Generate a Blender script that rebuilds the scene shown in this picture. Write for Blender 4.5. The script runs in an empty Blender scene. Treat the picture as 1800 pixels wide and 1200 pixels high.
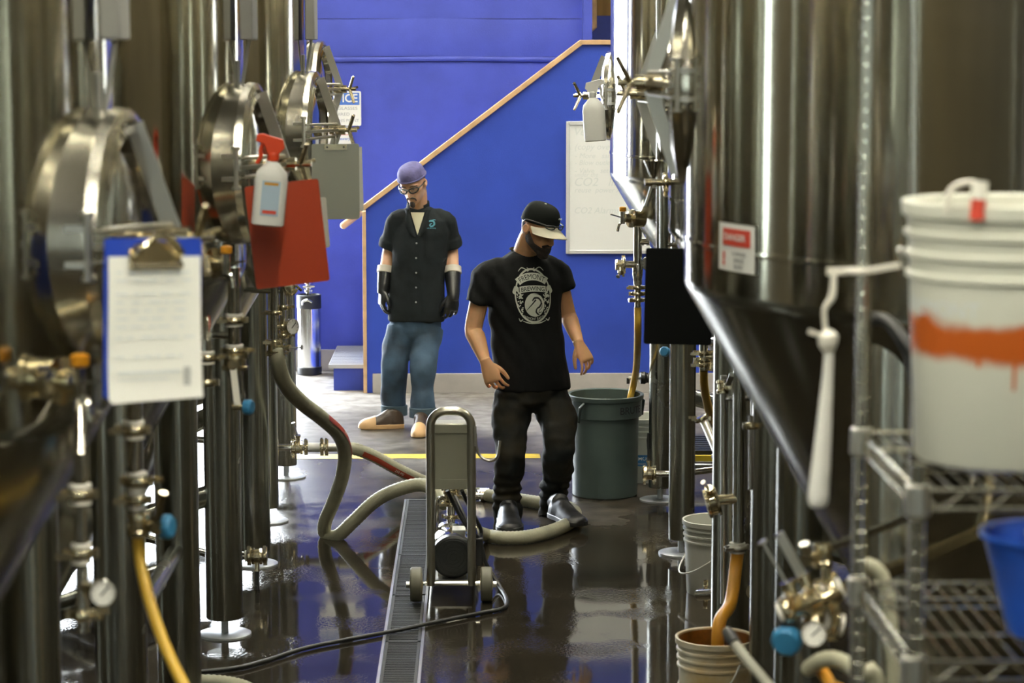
import bpy, bmesh, math, random
from mathutils import Vector, Matrix, noise
from mathutils.bvhtree import BVHTree

SC = bpy.context.scene
COL = SC.collection
random.seed(7)
pi = math.pi
V = Vector

# ------------------------------------------------------------------ camera, world, exposure
F_PX = 4250.0
CAM_H = 2.5
YAW = math.atan(62.0 / F_PX)
PITCH = math.atan(530.0 / F_PX)
fwd = V((math.sin(YAW) * math.cos(PITCH), math.cos(YAW) * math.cos(PITCH), -math.sin(PITCH)))
rgt = V((math.cos(YAW), -math.sin(YAW), 0))
upv = rgt.cross(fwd)
CAM = V((0, 0, CAM_H))
cam_d = bpy.data.cameras.new('camera')
cam_d.sensor_width = 36.0
cam_d.lens = F_PX / 1800.0 * 36.0
cam_d.clip_end = 200
cam_d.dof.use_dof = True
cam_d.dof.focus_distance = 12.9
cam_d.dof.aperture_fstop = 5.0
cam = bpy.data.objects.new('camera', cam_d)
mw = Matrix((rgt, upv, -fwd)).transposed().to_4x4()
mw.translation = CAM
cam.matrix_world = mw
COL.objects.link(cam)
SC.camera = cam

w = bpy.data.worlds.new('daylight_sky')
SC.world = w
w.use_nodes = True
wn = w.node_tree.nodes
wn['Background'].inputs[0].default_value = (0.86, 0.93, 1.0, 1)
wn['Background'].inputs[1].default_value = 24.0

vs = SC.view_settings
vs.view_transform = 'Standard'
vs.look = 'None'
vs.exposure = 0.62
vs.gamma = 1.0
vs.use_curve_mapping = False
SC.cycles.use_denoising = True
SC.cycles.max_bounces = 8
SC.cycles.glossy_bounces = 5
SC.cycles.diffuse_bounces = 4
SC.cycles.sample_clamp_indirect = 6.0
SC.cycles.caustics_reflective = False
SC.cycles.caustics_refractive = False

LAMP_POWER = 112.0        # emission of the added ceiling tubes

# pixel helpers: a pixel gives a direction, the distance comes from depth / ground / wall
def ray(px, py):
    return fwd + rgt * ((px - 900) / F_PX) + upv * ((600 - py) / F_PX)
def P(px, py, D):
    d = ray(px, py)
    return CAM + d * (D / d.y)
def G(px, py, z=0.0):
    d = ray(px, py)
    return CAM + d * ((z - CAM_H) / d.z)

# ------------------------------------------------------------------ materials
MATS = {}
def _n(nt, t, **kw):
    nd = nt.nodes.new(t)
    for k, v in kw.items():
        setattr(nd, k, v)
    return nd
def mat(name, col, rough=0.5, metal=0.0, var=0.0, vscale=8.0, vstretch=(1, 1, 1), bump=0.0, bscale=40.0,
        bstretch=(1, 1, 1), rvar=0.0, col2=None, aniso=0.0, emit=0.0, trans=0.0, spec=0.5, sss=0.0, coat=0.0, alpha=1.0):
    if name in MATS:
        return MATS[name]
    m = bpy.data.materials.new(name)
    m.use_nodes = True
    nt = m.node_tree
    b = nt.nodes['Principled BSDF']
    L = nt.links
    c4 = (*col, 1)
    b.inputs['Base Color'].default_value = c4
    b.inputs['Roughness'].default_value = rough
    b.inputs['Metallic'].default_value = metal
    b.inputs['Specular IOR Level'].default_value = spec
    b.inputs['Transmission Weight'].default_value = trans
    b.inputs['Coat Weight'].default_value = coat
    b.inputs['Alpha'].default_value = alpha
    if sss:
        b.inputs['Subsurface Weight'].default_value = sss
        b.inputs['Subsurface Radius'].default_value = (0.012, 0.005, 0.003)
        b.inputs['Subsurface Scale'].default_value = 1.0
    if emit:
        b.inputs['Emission Color'].default_value = c4
        b.inputs['Emission Strength'].default_value = emit
    if aniso:
        b.inputs['Anisotropic'].default_value = aniso
        b.inputs['Anisotropic Rotation'].default_value = 0.25
        tg = _n(nt, 'ShaderNodeTangent', direction_type='RADIAL', axis='Z')
        L.new(tg.outputs[0], b.inputs['Tangent'])
    if var or bump or rvar:
        tc = _n(nt, 'ShaderNodeTexCoord')
    if var or rvar:
        mp = _n(nt, 'ShaderNodeMapping'); mp.inputs['Scale'].default_value = vstretch
        L.new(tc.outputs['Object'], mp.inputs[0])
        nz = _n(nt, 'ShaderNodeTexNoise'); nz.inputs['Scale'].default_value = vscale; nz.inputs['Detail'].default_value = 5
        L.new(mp.outputs[0], nz.inputs['Vector'])
        if var:
            cr = _n(nt, 'ShaderNodeValToRGB')
            k = col2 or tuple(max(0, c * (1 - var)) for c in col)
            cr.color_ramp.elements[0].position = 0.32; cr.color_ramp.elements[0].color = (*k, 1)
            cr.color_ramp.elements[1].position = 0.62; cr.color_ramp.elements[1].color = c4
            L.new(nz.outputs[0], cr.inputs[0]); L.new(cr.outputs[0], b.inputs['Base Color'])
        if rvar:
            mr = _n(nt, 'ShaderNodeMapRange')
            mr.inputs['To Min'].default_value = max(0.02, rough - rvar); mr.inputs['To Max'].default_value = rough + rvar
            L.new(nz.outputs[0], mr.inputs['Value']); L.new(mr.outputs[0], b.inputs['Roughness'])
    if bump:
        mp2 = _n(nt, 'ShaderNodeMapping'); mp2.inputs['Scale'].default_value = bstretch
        L.new(tc.outputs['Object'], mp2.inputs[0])
        n2 = _n(nt, 'ShaderNodeTexNoise'); n2.inputs['Scale'].default_value = bscale; n2.inputs['Detail'].default_value = 4
        L.new(mp2.outputs[0], n2.inputs['Vector'])
        bp = _n(nt, 'ShaderNodeBump'); bp.inputs['Strength'].default_value = bump; bp.inputs['Distance'].default_value = 0.01
        L.new(n2.outputs[0], bp.inputs['Height']); L.new(bp.outputs[0], b.inputs['Normal'])
    MATS[name] = m
    return m

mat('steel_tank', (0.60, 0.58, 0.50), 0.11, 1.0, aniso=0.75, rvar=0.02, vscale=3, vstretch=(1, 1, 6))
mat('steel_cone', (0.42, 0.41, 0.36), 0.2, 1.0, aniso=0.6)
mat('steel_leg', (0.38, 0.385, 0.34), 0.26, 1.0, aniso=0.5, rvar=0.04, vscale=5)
mat('steel_polished', (0.68, 0.66, 0.60), 0.12, 1.0)
mat('steel_satin', (0.55, 0.54, 0.49), 0.32, 1.0)
mat('steel_collar', (0.62, 0.60, 0.52), 0.2, 1.0)
mat('steel_brass', (0.72, 0.64, 0.45), 0.18, 1.0)
mat('plate_grey', (0.55, 0.58, 0.60), 0.4, 0.6, var=0.2)
mat('box_grey', (0.36, 0.36, 0.33), 0.45, 0.3, var=0.15)
mat('cart_box', (0.40, 0.40, 0.31), 0.42, 0.7)
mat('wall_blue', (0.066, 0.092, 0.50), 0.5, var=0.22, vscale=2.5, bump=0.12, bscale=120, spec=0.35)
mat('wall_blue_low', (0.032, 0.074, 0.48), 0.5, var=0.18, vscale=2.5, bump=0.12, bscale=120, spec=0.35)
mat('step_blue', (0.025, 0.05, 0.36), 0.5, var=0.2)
mat('curb', (0.47, 0.445, 0.42), 0.65, var=0.15, vscale=6)
mat('wood_trim', (0.66, 0.43, 0.23), 0.5, var=0.25, vscale=10)
mat('wood_panel', (0.36, 0.20, 0.045), 0.6, var=0.3, vscale=6, vstretch=(4, 1, .4))
mat('hall_wall', (0.075, 0.06, 0.03), 0.8, var=0.35, vscale=1.5)
mat('ceiling_paint', (0.06, 0.052, 0.03), 0.8, var=0.2)
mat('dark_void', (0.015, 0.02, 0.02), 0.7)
mat('black_rubber', (0.012, 0.013, 0.013), 0.45)
mat('black_plastic', (0.012, 0.013, 0.013), 0.35)
mat('motor_black', (0.02, 0.022, 0.02), 0.4, bump=0.1)
mat('hose_grey', (0.42, 0.41, 0.29), 0.5, var=0.25, vscale=9, bump=0.15, bscale=90)
mat('hose_rib', (0.36, 0.36, 0.29), 0.55)
mat('hose_red', (0.45, 0.07, 0.035), 0.5)
mat('hose_yellow', (0.74, 0.47, 0.06), 0.38, var=0.15)
mat('hose_orange', (0.70, 0.33, 0.03), 0.4, var=0.2)
mat('white_plastic', (0.80, 0.80, 0.74), 0.4)
mat('gasket_white', (0.78, 0.76, 0.66), 0.45)
mat('blue_handle', (0.04, 0.22, 0.42), 0.4)
mat('amber', (0.55, 0.23, 0.01), 0.3)
mat('white_board', (0.86, 0.88, 0.87), 0.22)
mat('alu_frame', (0.75, 0.76, 0.76), 0.35, 0.4)
mat('paper', (0.82, 0.83, 0.77), 0.7)
mat('ink_grey', (0.34, 0.36, 0.36), 0.7)
mat('ink_light', (0.70, 0.74, 0.74), 0.7)
mat('ink_black', (0.02, 0.02, 0.025), 0.6)
mat('sign_blue', (0.06, 0.16, 0.52), 0.5)
mat('sign_red', (0.62, 0.06, 0.03), 0.5)
mat('clip_red', (0.42, 0.045, 0.008), 0.42)
mat('clip_blue', (0.01, 0.045, 0.38), 0.42)
mat('clip_grey', (0.40, 0.42, 0.35), 0.42, 0.3)
mat('clip_black', (0.003, 0.0035, 0.0035), 0.7, spec=0.12)
mat('trigger_red', (0.68, 0.06, 0.012), 0.4)
mat('can_green', (0.070, 0.100, 0.092), 0.42, var=0.15, vscale=7, rvar=0.05)
mat('yellow_paint', (0.62, 0.46, 0.035), 0.45, var=0.25, vscale=9)
mat('bucket_white', (0.70, 0.71, 0.63), 0.42)
mat('bucket_stained', (0.68, 0.64, 0.50), 0.5, var=0.5, vscale=6, col2=(0.58, 0.40, 0.15))
mat('brown_goo', (0.22, 0.085, 0.012), 0.45, var=0.5, vscale=18, bump=0.4, bscale=30)
mat('stain_orange', (0.55, 0.13, 0.015), 0.5, var=0.25, vscale=9)
mat('dial', (0.70, 0.70, 0.64), 0.4)
mat('tread', (0.42, 0.43, 0.46), 0.45, 0.5)
mat('jug_blue', (0.02, 0.10, 0.55), 0.35)
mat('label_blue', (0.05, 0.22, 0.52), 0.5)
mat('label_paleblue', (0.45, 0.58, 0.68), 0.5)
mat('chrome_wire', (0.62, 0.62, 0.55), 0.2, 1.0)
mat('grate', (0.018, 0.018, 0.016), 0.55, 0.0, spec=0.25)
mat('tube_light', (1.0, 0.95, 0.80), 0.5, emit=LAMP_POWER)
mat('skin_a', (0.76, 0.42, 0.21), 0.5, var=0.14, vscale=12, sss=0.12)
mat('skin_b', (0.78, 0.47, 0.29), 0.5, var=0.14, vscale=12, sss=0.12)
mat('tee_black', (0.0045, 0.005, 0.005), 0.9, var=0.3, vscale=30, bump=0.25, bscale=22, spec=0.2)
mat('shirt_black', (0.009, 0.013, 0.015), 0.85, spec=0.25, var=0.35, vscale=14, bump=0.3, bscale=20)
mat('jeans_dark', (0.008, 0.010, 0.010), 0.85, spec=0.25, var=0.5, vscale=7, bump=0.3, bscale=26, col2=(0.020, 0.016, 0.008))
mat('jeans_blue', (0.036, 0.076, 0.128), 0.8, var=0.55, vscale=5, bump=0.3, bscale=22, col2=(0.012, 0.024, 0.04))
mat('cuff_blue', (0.05, 0.085, 0.11), 0.85, var=0.3)
mat('cap_black', (0.0045, 0.006, 0.005), 0.9, spec=0.15)
mat('wheel_grey', (0.15, 0.145, 0.10), 0.55, var=0.3)
mat('cart_steel', (0.44, 0.42, 0.35), 0.3, 1.0)
mat('brim_cream', (0.66, 0.62, 0.46), 0.7)
mat('cap_purple', (0.125, 0.115, 0.27), 0.85, var=0.3, vscale=25, bump=0.4, bscale=30)
mat('beard_dark', (0.018, 0.011, 0.007), 0.8, var=0.5, vscale=60, bump=0.6, bscale=160)
mat('beard_grey', (0.07, 0.055, 0.045), 0.8, var=0.5, vscale=60, bump=0.6, bscale=160)
mat('boot_black', (0.006, 0.006, 0.006), 0.42)
mat('boot_brown', (0.060, 0.038, 0.024), 0.4, var=0.3)
mat('sole_tan', (0.66, 0.42, 0.20), 0.5)
mat('glove_black', (0.010, 0.011, 0.012), 0.28)
mat('cuff_white', (0.62, 0.58, 0.50), 0.6)
mat('tee_yellow', (0.72, 0.70, 0.50), 0.8)
mat('print_cream', (0.55, 0.57, 0.48), 0.8)
mat('print_black', (0.010, 0.011, 0.011), 0.85)
mat('print_teal', (0.10, 0.33, 0.42), 0.7)
mat('lens_dark', (0.02, 0.018, 0.012), 0.08, spec=0.7)
mat('lens_clear', (0.30, 0.32, 0.30), 0.05, alpha=0.35)
mat('frame_silver', (0.4, 0.42, 0.42), 0.3, 0.7)
mat('eye_white', (0.7, 0.68, 0.62), 0.3)
mat('window_glass', (0.30, 0.32, 0.30), 0.05, alpha=1.0)
mat('keg_steel', (0.66, 0.66, 0.66), 0.2, 1.0, aniso=0.5)

# wet concrete floor
def floor_material():
    m = bpy.data.materials.new('wet_concrete'); m.use_nodes = True
    nt = m.node_tree; L = nt.links; b = nt.nodes['Principled BSDF']
    tc = _n(nt, 'ShaderNodeTexCoord')
    sep = _n(nt, 'ShaderNodeSeparateXYZ'); L.new(tc.outputs['Object'], sep.inputs[0])
    n1 = _n(nt, 'ShaderNodeTexNoise'); n1.inputs['Scale'].default_value = 1.1; n1.inputs['Detail'].default_value = 6; n1.inputs['Roughness'].default_value = 0.6
    L.new(tc.outputs['Object'], n1.inputs['Vector'])
    n2 = _n(nt, 'ShaderNodeTexNoise'); n2.inputs['Scale'].default_value = 9; n2.inputs['Detail'].default_value = 6
    L.new(tc.outputs['Object'], n2.inputs['Vector'])
    # t grows towards the stair wall: standing water, then damp concrete, then drying concrete
    ad = _n(nt, 'ShaderNodeMath', operation='MULTIPLY_ADD'); ad.inputs[1].default_value = 5.0
    L.new(n1.outputs[0], ad.inputs[0]); L.new(sep.outputs['Y'], ad.inputs[2])
    def ramp(lo, hi):
        r_ = _n(nt, 'ShaderNodeMapRange', interpolation_type='SMOOTHSTEP'); r_.inputs['From Min'].default_value = lo; r_.inputs['From Max'].default_value = hi
        r_.inputs['To Min'].default_value = 1.0; r_.inputs['To Max'].default_value = 0.0
        L.new(ad.outputs[0], r_.inputs['Value']); return r_
    pool = ramp(14.7, 15.5)
    wet = ramp(16.4, 19.6)
    dry = _n(nt, 'ShaderNodeValToRGB')
    dry.color_ramp.elements[0].position = 0.3; dry.color_ramp.elements[0].color = (0.15, 0.135, 0.115, 1)
    dry.color_ramp.elements[1].position = 0.7; dry.color_ramp.elements[1].color = (0.36, 0.34, 0.31, 1)
    L.new(n2.outputs[0], dry.inputs[0])
    dc_ = _n(nt, 'ShaderNodeValToRGB')
    dc_.color_ramp.elements[0].position = 0.35; dc_.color_ramp.elements[0].color = (0.022, 0.018, 0.013, 1)
    dc_.color_ramp.elements[1].position = 0.7; dc_.color_ramp.elements[1].color = (0.075, 0.062, 0.046, 1)
    L.new(n2.outputs[0], dc_.inputs[0])
    wc = _n(nt, 'ShaderNodeValToRGB')
    wc.color_ramp.elements[0].position = 0.3; wc.color_ramp.elements[0].color = (0.012, 0.0105, 0.008, 1)
    wc.color_ramp.elements[1].position = 0.72; wc.color_ramp.elements[1].color = (0.042, 0.034, 0.022, 1)
    L.new(n1.outputs[0], wc.inputs[0])
    m0 = _n(nt, 'ShaderNodeMix', data_type='RGBA')
    L.new(pool.outputs[0], m0.inputs['Factor']); L.new(dc_.outputs[0], m0.inputs['A']); L.new(wc.outputs[0], m0.inputs['B'])
    mx = _n(nt, 'ShaderNodeMix', data_type='RGBA')
    L.new(wet.outputs[0], mx.inputs['Factor']); L.new(dry.outputs[0], mx.inputs['A']); L.new(m0.outputs['Result'], mx.inputs['B'])
    L.new(mx.outputs['Result'], b.inputs['Base Color'])
    ra = _n(nt, 'ShaderNodeMapRange'); ra.inputs['To Min'].default_value = 0.27; ra.inputs['To Max'].default_value = 0.05
    L.new(pool.outputs[0], ra.inputs['Value'])
    rb = _n(nt, 'ShaderNodeMapRange'); rb.inputs['To Min'].default_value = 0.22; rb.inputs['To Max'].default_value = 0.0
    L.new(wet.outputs[0], rb.inputs['Value'])
    rr = _n(nt, 'ShaderNodeMath', operation='ADD'); L.new(ra.outputs[0], rr.inputs[0]); L.new(rb.outputs[0], rr.inputs[1])
    # damp, rougher islands
    n3 = _n(nt, 'ShaderNodeTexNoise'); n3.inputs['Scale'].default_value = 0.9; n3.inputs['Detail'].default_value = 3
    mp3 = _n(nt, 'ShaderNodeMapping'); mp3.inputs['Location'].default_value = (3.1, 1.7, 0)
    L.new(tc.outputs['Object'], mp3.inputs[0]); L.new(mp3.outputs[0], n3.inputs['Vector'])
    isl = _n(nt, 'ShaderNodeMapRange'); isl.inputs['From Min'].default_value = 0.60; isl.inputs['From Max'].default_value = 0.68
    isl.inputs['To Max'].default_value = 0.16
    L.new(n3.outputs[0], isl.inputs['Value'])
    sm = _n(nt, 'ShaderNodeMath', operation='ADD'); L.new(rr.outputs[0], sm.inputs[0]); L.new(isl.outputs[0], sm.inputs[1])
    L.new(sm.outputs[0], b.inputs['Roughness'])
    # ripples and droplets
    n4 = _n(nt, 'ShaderNodeTexNoise'); n4.inputs['Scale'].default_value = 60; n4.inputs['Detail'].default_value = 3
    L.new(tc.outputs['Object'], n4.inputs['Vector'])
    n5 = _n(nt, 'ShaderNodeTexNoise'); n5.inputs['Scale'].default_value = 2.2
    L.new(tc.outputs['Object'], n5.inputs['Vector'])
    md = _n(nt, 'ShaderNodeMapRange'); md.inputs['From Min'].default_value = 0.5; md.inputs['From Max'].default_value = 0.66
    md.inputs['To Min'].default_value = 0.015; md.inputs['To Max'].default_value = 0.42
    L.new(n5.outputs[0], md.inputs['Value'])
    bp = _n(nt, 'ShaderNodeBump'); bp.inputs['Distance'].default_value = 0.004
    L.new(n4.outputs[0], bp.inputs['Height']); L.new(md.outputs[0], bp.inputs['Strength'])
    L.new(bp.outputs[0], b.inputs['Normal'])
    b.inputs['IOR'].default_value = 1.27
    b.inputs['Specular Tint'].default_value = (1.0, 0.93, 0.66, 1)
    return m
MATS['wet_concrete'] = floor_material()
def glass_material():
    m = MATS['window_glass']; nt = m.node_tree
    tr = _n(nt, 'ShaderNodeBsdfTransparent'); tr.inputs[0].default_value = (0.62, 0.64, 0.60, 1)
    gl = _n(nt, 'ShaderNodeBsdfGlossy'); gl.inputs['Roughness'].default_value = 0.02
    mx = _n(nt, 'ShaderNodeMixShader'); mx.inputs[0].default_value = 0.06
    nt.links.new(tr.outputs[0], mx.inputs[1]); nt.links.new(gl.outputs[0], mx.inputs[2])
    nt.links.new(mx.outputs[0], nt.nodes['Material Output'].inputs['Surface'])
glass_material()

def smear_material():
    m = bpy.data.materials.new('bucket_smear'); m.use_nodes = True
    nt = m.node_tree; L = nt.links; b = nt.nodes['Principled BSDF']; b.inputs['Roughness'].default_value = 0.42
    tc = _n(nt, 'ShaderNodeTexCoord'); sp = _n(nt, 'ShaderNodeSeparateXYZ'); L.new(tc.outputs['Object'], sp.inputs[0])
    nz = _n(nt, 'ShaderNodeTexNoise'); nz.inputs['Scale'].default_value = 11; nz.inputs['Detail'].default_value = 3; L.new(tc.outputs['Object'], nz.inputs['Vector'])
    d = _n(nt, 'ShaderNodeMath', operation='SUBTRACT'); L.new(sp.outputs['Z'], d.inputs[0]); d.inputs[1].default_value = 0.190
    ab = _n(nt, 'ShaderNodeMath', operation='ABSOLUTE'); L.new(d.outputs[0], ab.inputs[0])
    th = _n(nt, 'ShaderNodeMath', operation='MULTIPLY_ADD'); L.new(nz.outputs[0], th.inputs[0]); th.inputs[1].default_value = 0.075; th.inputs[2].default_value = -0.006
    sb_ = _n(nt, 'ShaderNodeMath', operation='SUBTRACT'); L.new(th.outputs[0], sb_.inputs[0]); L.new(ab.outputs[0], sb_.inputs[1])
    mr = _n(nt, 'ShaderNodeMapRange', interpolation_type='SMOOTHSTEP'); mr.inputs['From Min'].default_value = -0.006; mr.inputs['From Max'].default_value = 0.014
    L.new(sb_.outputs[0], mr.inputs['Value'])
    mx = _n(nt, 'ShaderNodeMix', data_type='RGBA'); mx.inputs['A'].default_value = (0.70, 0.71, 0.61, 1); mx.inputs['B'].default_value = (0.52, 0.11, 0.012, 1)
    L.new(mr.outputs[0], mx.inputs['Factor']); L.new(mx.outputs['Result'], b.inputs['Base Color'])
    return m
MATS['bucket_smear'] = smear_material()

def set_mat(o, mname):
    o.data.materials.append(MATS[mname])

# ------------------------------------------------------------------ mesh builder
def basis(axis):
    a = V(axis).normalized()
    t = V((0, 0, 1)) if abs(a.z) < 0.95 else V((1, 0, 0))
    e1 = t.cross(a).normalized()
    return e1, a.cross(e1), a

def spline(pts, k=8, closed=False):
    pts = [V(p) for p in pts]
    if len(pts) < 3:
        return pts
    out = []
    n = len(pts)
    for i in range(n - 1):
        p0 = pts[max(i - 1, 0)]; p1 = pts[i]; p2 = pts[i + 1]; p3 = pts[min(i + 2, n - 1)]
        for j in range(k):
            t = j / k
            out.append(0.5 * ((2 * p1) + (p2 - p0) * t + (2 * p0 - 5 * p1 + 4 * p2 - p3) * t * t + (3 * p1 - p0 - 3 * p2 + p3) * t ** 3))
    out.append(pts[-1])
    return out

WLOC = {}
class MB:
    def __init__(s):
        s.v = []; s.f = []
    def add(s, vs_, fs):
        o = len(s.v)
        s.v += [V(p) for p in vs_]
        s.f += [tuple(i + o for i in q) for q in fs]
        return s
    def box(s, c, size, M=None):
        hx, hy, hz = size[0] / 2, size[1] / 2, size[2] / 2
        pts = [V((x, y, z)) for z in (-hz, hz) for y in (-hy, hy) for x in (-hx, hx)]
        if M is not None:
            pts = [M @ p for p in pts]
        c = V(c)
        return s.add([p + c for p in pts], [(0, 2, 3, 1), (4, 5, 7, 6), (0, 1, 5, 4), (2, 6, 7, 3), (0, 4, 6, 2), (1, 3, 7, 5)])
    def bar(s, p0, p1, wdir, wd, th):
        """flat bar from p0 to p1; wd along wdir, th across"""
        p0, p1 = V(p0), V(p1)
        a = (p1 - p0).normalized(); wv = V(wdir); wv = (wv - a * wv.dot(a)).normalized(); tv = a.cross(wv)
        pts = [p + wv * (i * wd / 2) + tv * (j * th / 2) for p in (p0, p1) for j in (-1, 1) for i in (-1, 1)]
        return s.add(pts, [(0, 2, 3, 1), (4, 5, 7, 6), (0, 1, 5, 4), (2, 6, 7, 3), (0, 4, 6, 2), (1, 3, 7, 5)])
    def cyl(s, p0, p1, r0, r1=None, n=20):
        r1 = r0 if r1 is None else r1
        p0, p1 = V(p0), V(p1)
        e1, e2, a = basis(p1 - p0)
        ring = [(math.cos(2 * pi * i / n), math.sin(2 * pi * i / n)) for i in range(n)]
        pts = [p0 + (e1 * c + e2 * q) * r0 for c, q in ring] + [p1 + (e1 * c + e2 * q) * r1 for c, q in ring]
        fs = [(i, (i + 1) % n, n + (i + 1) % n, n + i) for i in range(n)]
        fs += [tuple(range(n - 1, -1, -1)), tuple(range(n, 2 * n))]
        return s.add(pts, fs)
    def lathe(s, prof, origin=(0, 0, 0), axis=(0, 0, 1), n=32, caps=True):
        o = V(origin); e1, e2, a = basis(axis)
        pts = []; m = len(prof)
        for r, h in prof:
            for i in range(n):
                t = 2 * pi * i / n
                pts.append(o + a * h + (e1 * math.cos(t) + e2 * math.sin(t)) * max(r, 1e-5))
        fs = []
        for j in range(m - 1):
            for i in range(n):
                k = (i + 1) % n
                fs.append((j * n + i, j * n + k, (j + 1) * n + k, (j + 1) * n + i))
        if caps:
            fs.append(tuple(range(n - 1, -1, -1))); fs.append(tuple((m - 1) * n + i for i in range(n)))
        return s.add(pts, fs)
    def tube(s, pts, r, n=12, smooth=0, caps=True):
        if smooth and isinstance(r, (list, tuple)):
            rr = []
            for i in range(len(r) - 1):
                rr += [r[i] + (r[i + 1] - r[i]) * j / smooth for j in range(smooth)]
            r = rr + [r[-1]] if len(pts) > 2 else r
        pts = spline(pts, smooth) if smooth else [V(p) for p in pts]
        m = len(pts); rs = r if isinstance(r, (list, tuple)) else [r] * m
        tang = []
        for i in range(m):
            t = pts[min(i + 1, m - 1)] - pts[max(i - 1, 0)]
            tang.append(t.normalized() if t.length > 1e-9 else V((0, 0, 1)))
        e1, e2, a = basis(tang[0])
        out = []
        for i in range(m):
            if i:
                q = tang[i - 1].rotation_difference(tang[i]); e1 = q @ e1
                e1 = (e1 - tang[i] * e1.dot(tang[i])).normalized()
            e2 = tang[i].cross(e1)
            for j in range(n):
                t = 2 * pi * j / n
                out.append(pts[i] + (e1 * math.cos(t) + e2 * math.sin(t)) * rs[i])
        fs = [(i * n + j, i * n + (j + 1) % n, (i + 1) * n + (j + 1) % n, (i + 1) * n + j) for i in range(m - 1) for j in range(n)]
        if caps:
            fs += [tuple(range(n - 1, -1, -1)), tuple((m - 1) * n + j for j in range(n))]
        return s.add(out, fs)
    def torus(s, c, axis, R, r, n=32, k=8, a0=0, a1=2 * pi):
        c = V(c); e1, e2, a = basis(axis)
        full = abs(a1 - a0) > 2 * pi - 1e-4
        pts = [c + (e1 * math.cos(a0 + (a1 - a0) * i / n) + e2 * math.sin(a0 + (a1 - a0) * i / n)) * R for i in range(n + (0 if full else 1))]
        if full:
            out = []
            for i in range(n):
                t = 2 * pi * i / n; rad = e1 * math.cos(t) + e2 * math.sin(t)
                for j in range(k):
                    q = 2 * pi * j / k
                    out.append(c + rad * (R + r * math.cos(q)) + a * (r * math.sin(q)))
            fs = [(i * k + j, ((i + 1) % n) * k + j, ((i + 1) % n) * k + (j + 1) % k, i * k + (j + 1) % k) for i in range(n) for j in range(k)]
            return s.add(out, fs)
        return s.tube(pts, r, k)
    def ball(s, c, r, n=16, m=10, M=None):
        c = V(c); rx, ry, rz = r if isinstance(r, (tuple, list, Vector)) else (r, r, r)
        pts = []
        for j in range(m + 1):
            ph = pi * j / m
            for i in range(n):
                t = 2 * pi * i / n
                p = V((rx * math.sin(ph) * math.cos(t), ry * math.sin(ph) * math.sin(t), rz * math.cos(ph)))
                pts.append(c + (M @ p if M is not None else p))
        fs = [(j * n + i, (j + 1) * n + i, (j + 1) * n + (i + 1) % n, j * n + (i + 1) % n) for j in range(m) for i in range(n)]
        return s.add(pts, fs)
    def prism(s, poly, M, th):
        """2D polygon (x,y) extruded th along local z, M maps local to world"""
        n = len(poly)
        pts = [M @ V((x, y, 0)) for x, y in poly] + [M @ V((x, y, th)) for x, y in poly]
        fs = [tuple(range(n - 1, -1, -1)), tuple(range(n, 2 * n))] + [(i, (i + 1) % n, n + (i + 1) % n, n + i) for i in range(n)]
        return s.add(pts, fs)
    def grid(s, fn, nu, nv, closed_u=False):
        pts = [fn(i / (nu if closed_u else nu - 1), j / (nv - 1)) for j in range(nv) for i in range(nu)]
        fs = []
        for j in range(nv - 1):
            for i in range(nu if closed_u else nu - 1):
                k = (i + 1) % nu
                fs.append((j * nu + i, j * nu + k, (j + 1) * nu + k, (j + 1) * nu + i))
        return s.add(pts, fs)
    def build(s, name, mname, parent=None, bevel=0.0, ang=35, label=None):
        off = WLOC.get(parent.name, V((0, 0, 0))) if parent is not None else V((0, 0, 0))
        me = bpy.data.meshes.new(name)
        me.from_pydata([tuple(p - off) for p in s.v], [], s.f)
        bm = bmesh.new(); bm.from_mesh(me)
        bmesh.ops.remove_doubles(bm, verts=bm.verts, dist=2e-5)
        bmesh.ops.recalc_face_normals(bm, faces=bm.faces)
        bm.to_mesh(me); bm.free()
        me.shade_smooth()
        me.set_sharp_from_angle(angle=math.radians(ang))
        o = bpy.data.objects.new(name, me); COL.objects.link(o)
        me.materials.append(MATS[mname])
        if parent is not None:
            o.parent = parent
        WLOC[o.name] = off
        if bevel:
            bv = o.modifiers.new('bevel', 'BEVEL'); bv.width = bevel; bv.segments = 2; bv.limit_method = 'ANGLE'
        if label:
            o['label'] = label
        return o

def thing(name, label, cat, loc=(0, 0, 0), group=None):
    o = bpy.data.objects.new(name, None); COL.objects.link(o)
    o.empty_display_size = 0.1
    o.location = V(loc); WLOC[o.name] = V(loc)
    o['label'] = label; o['category'] = cat
    if group:
        o['group'] = group
    return o
def tag(o, label, cat, group=None):
    o['label'] = label; o['category'] = cat
    if group:
        o['group'] = group
    return o
def struct(o, label=None, cat=None):
    o['kind'] = 'structure'
    o['label'] = label or o.name.replace('_', ' ')
    o['category'] = cat or o.name.split('_')[0]
    return o
def frame(origin, xdir, ydir):
    x = V(xdir).normalized(); y = V(ydir); y = (y - x * y.dot(x)).normalized(); z = x.cross(y)
    M = Matrix((x, y, z)).transposed().to_4x4(); M.translation = V(origin)
    return M

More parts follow.
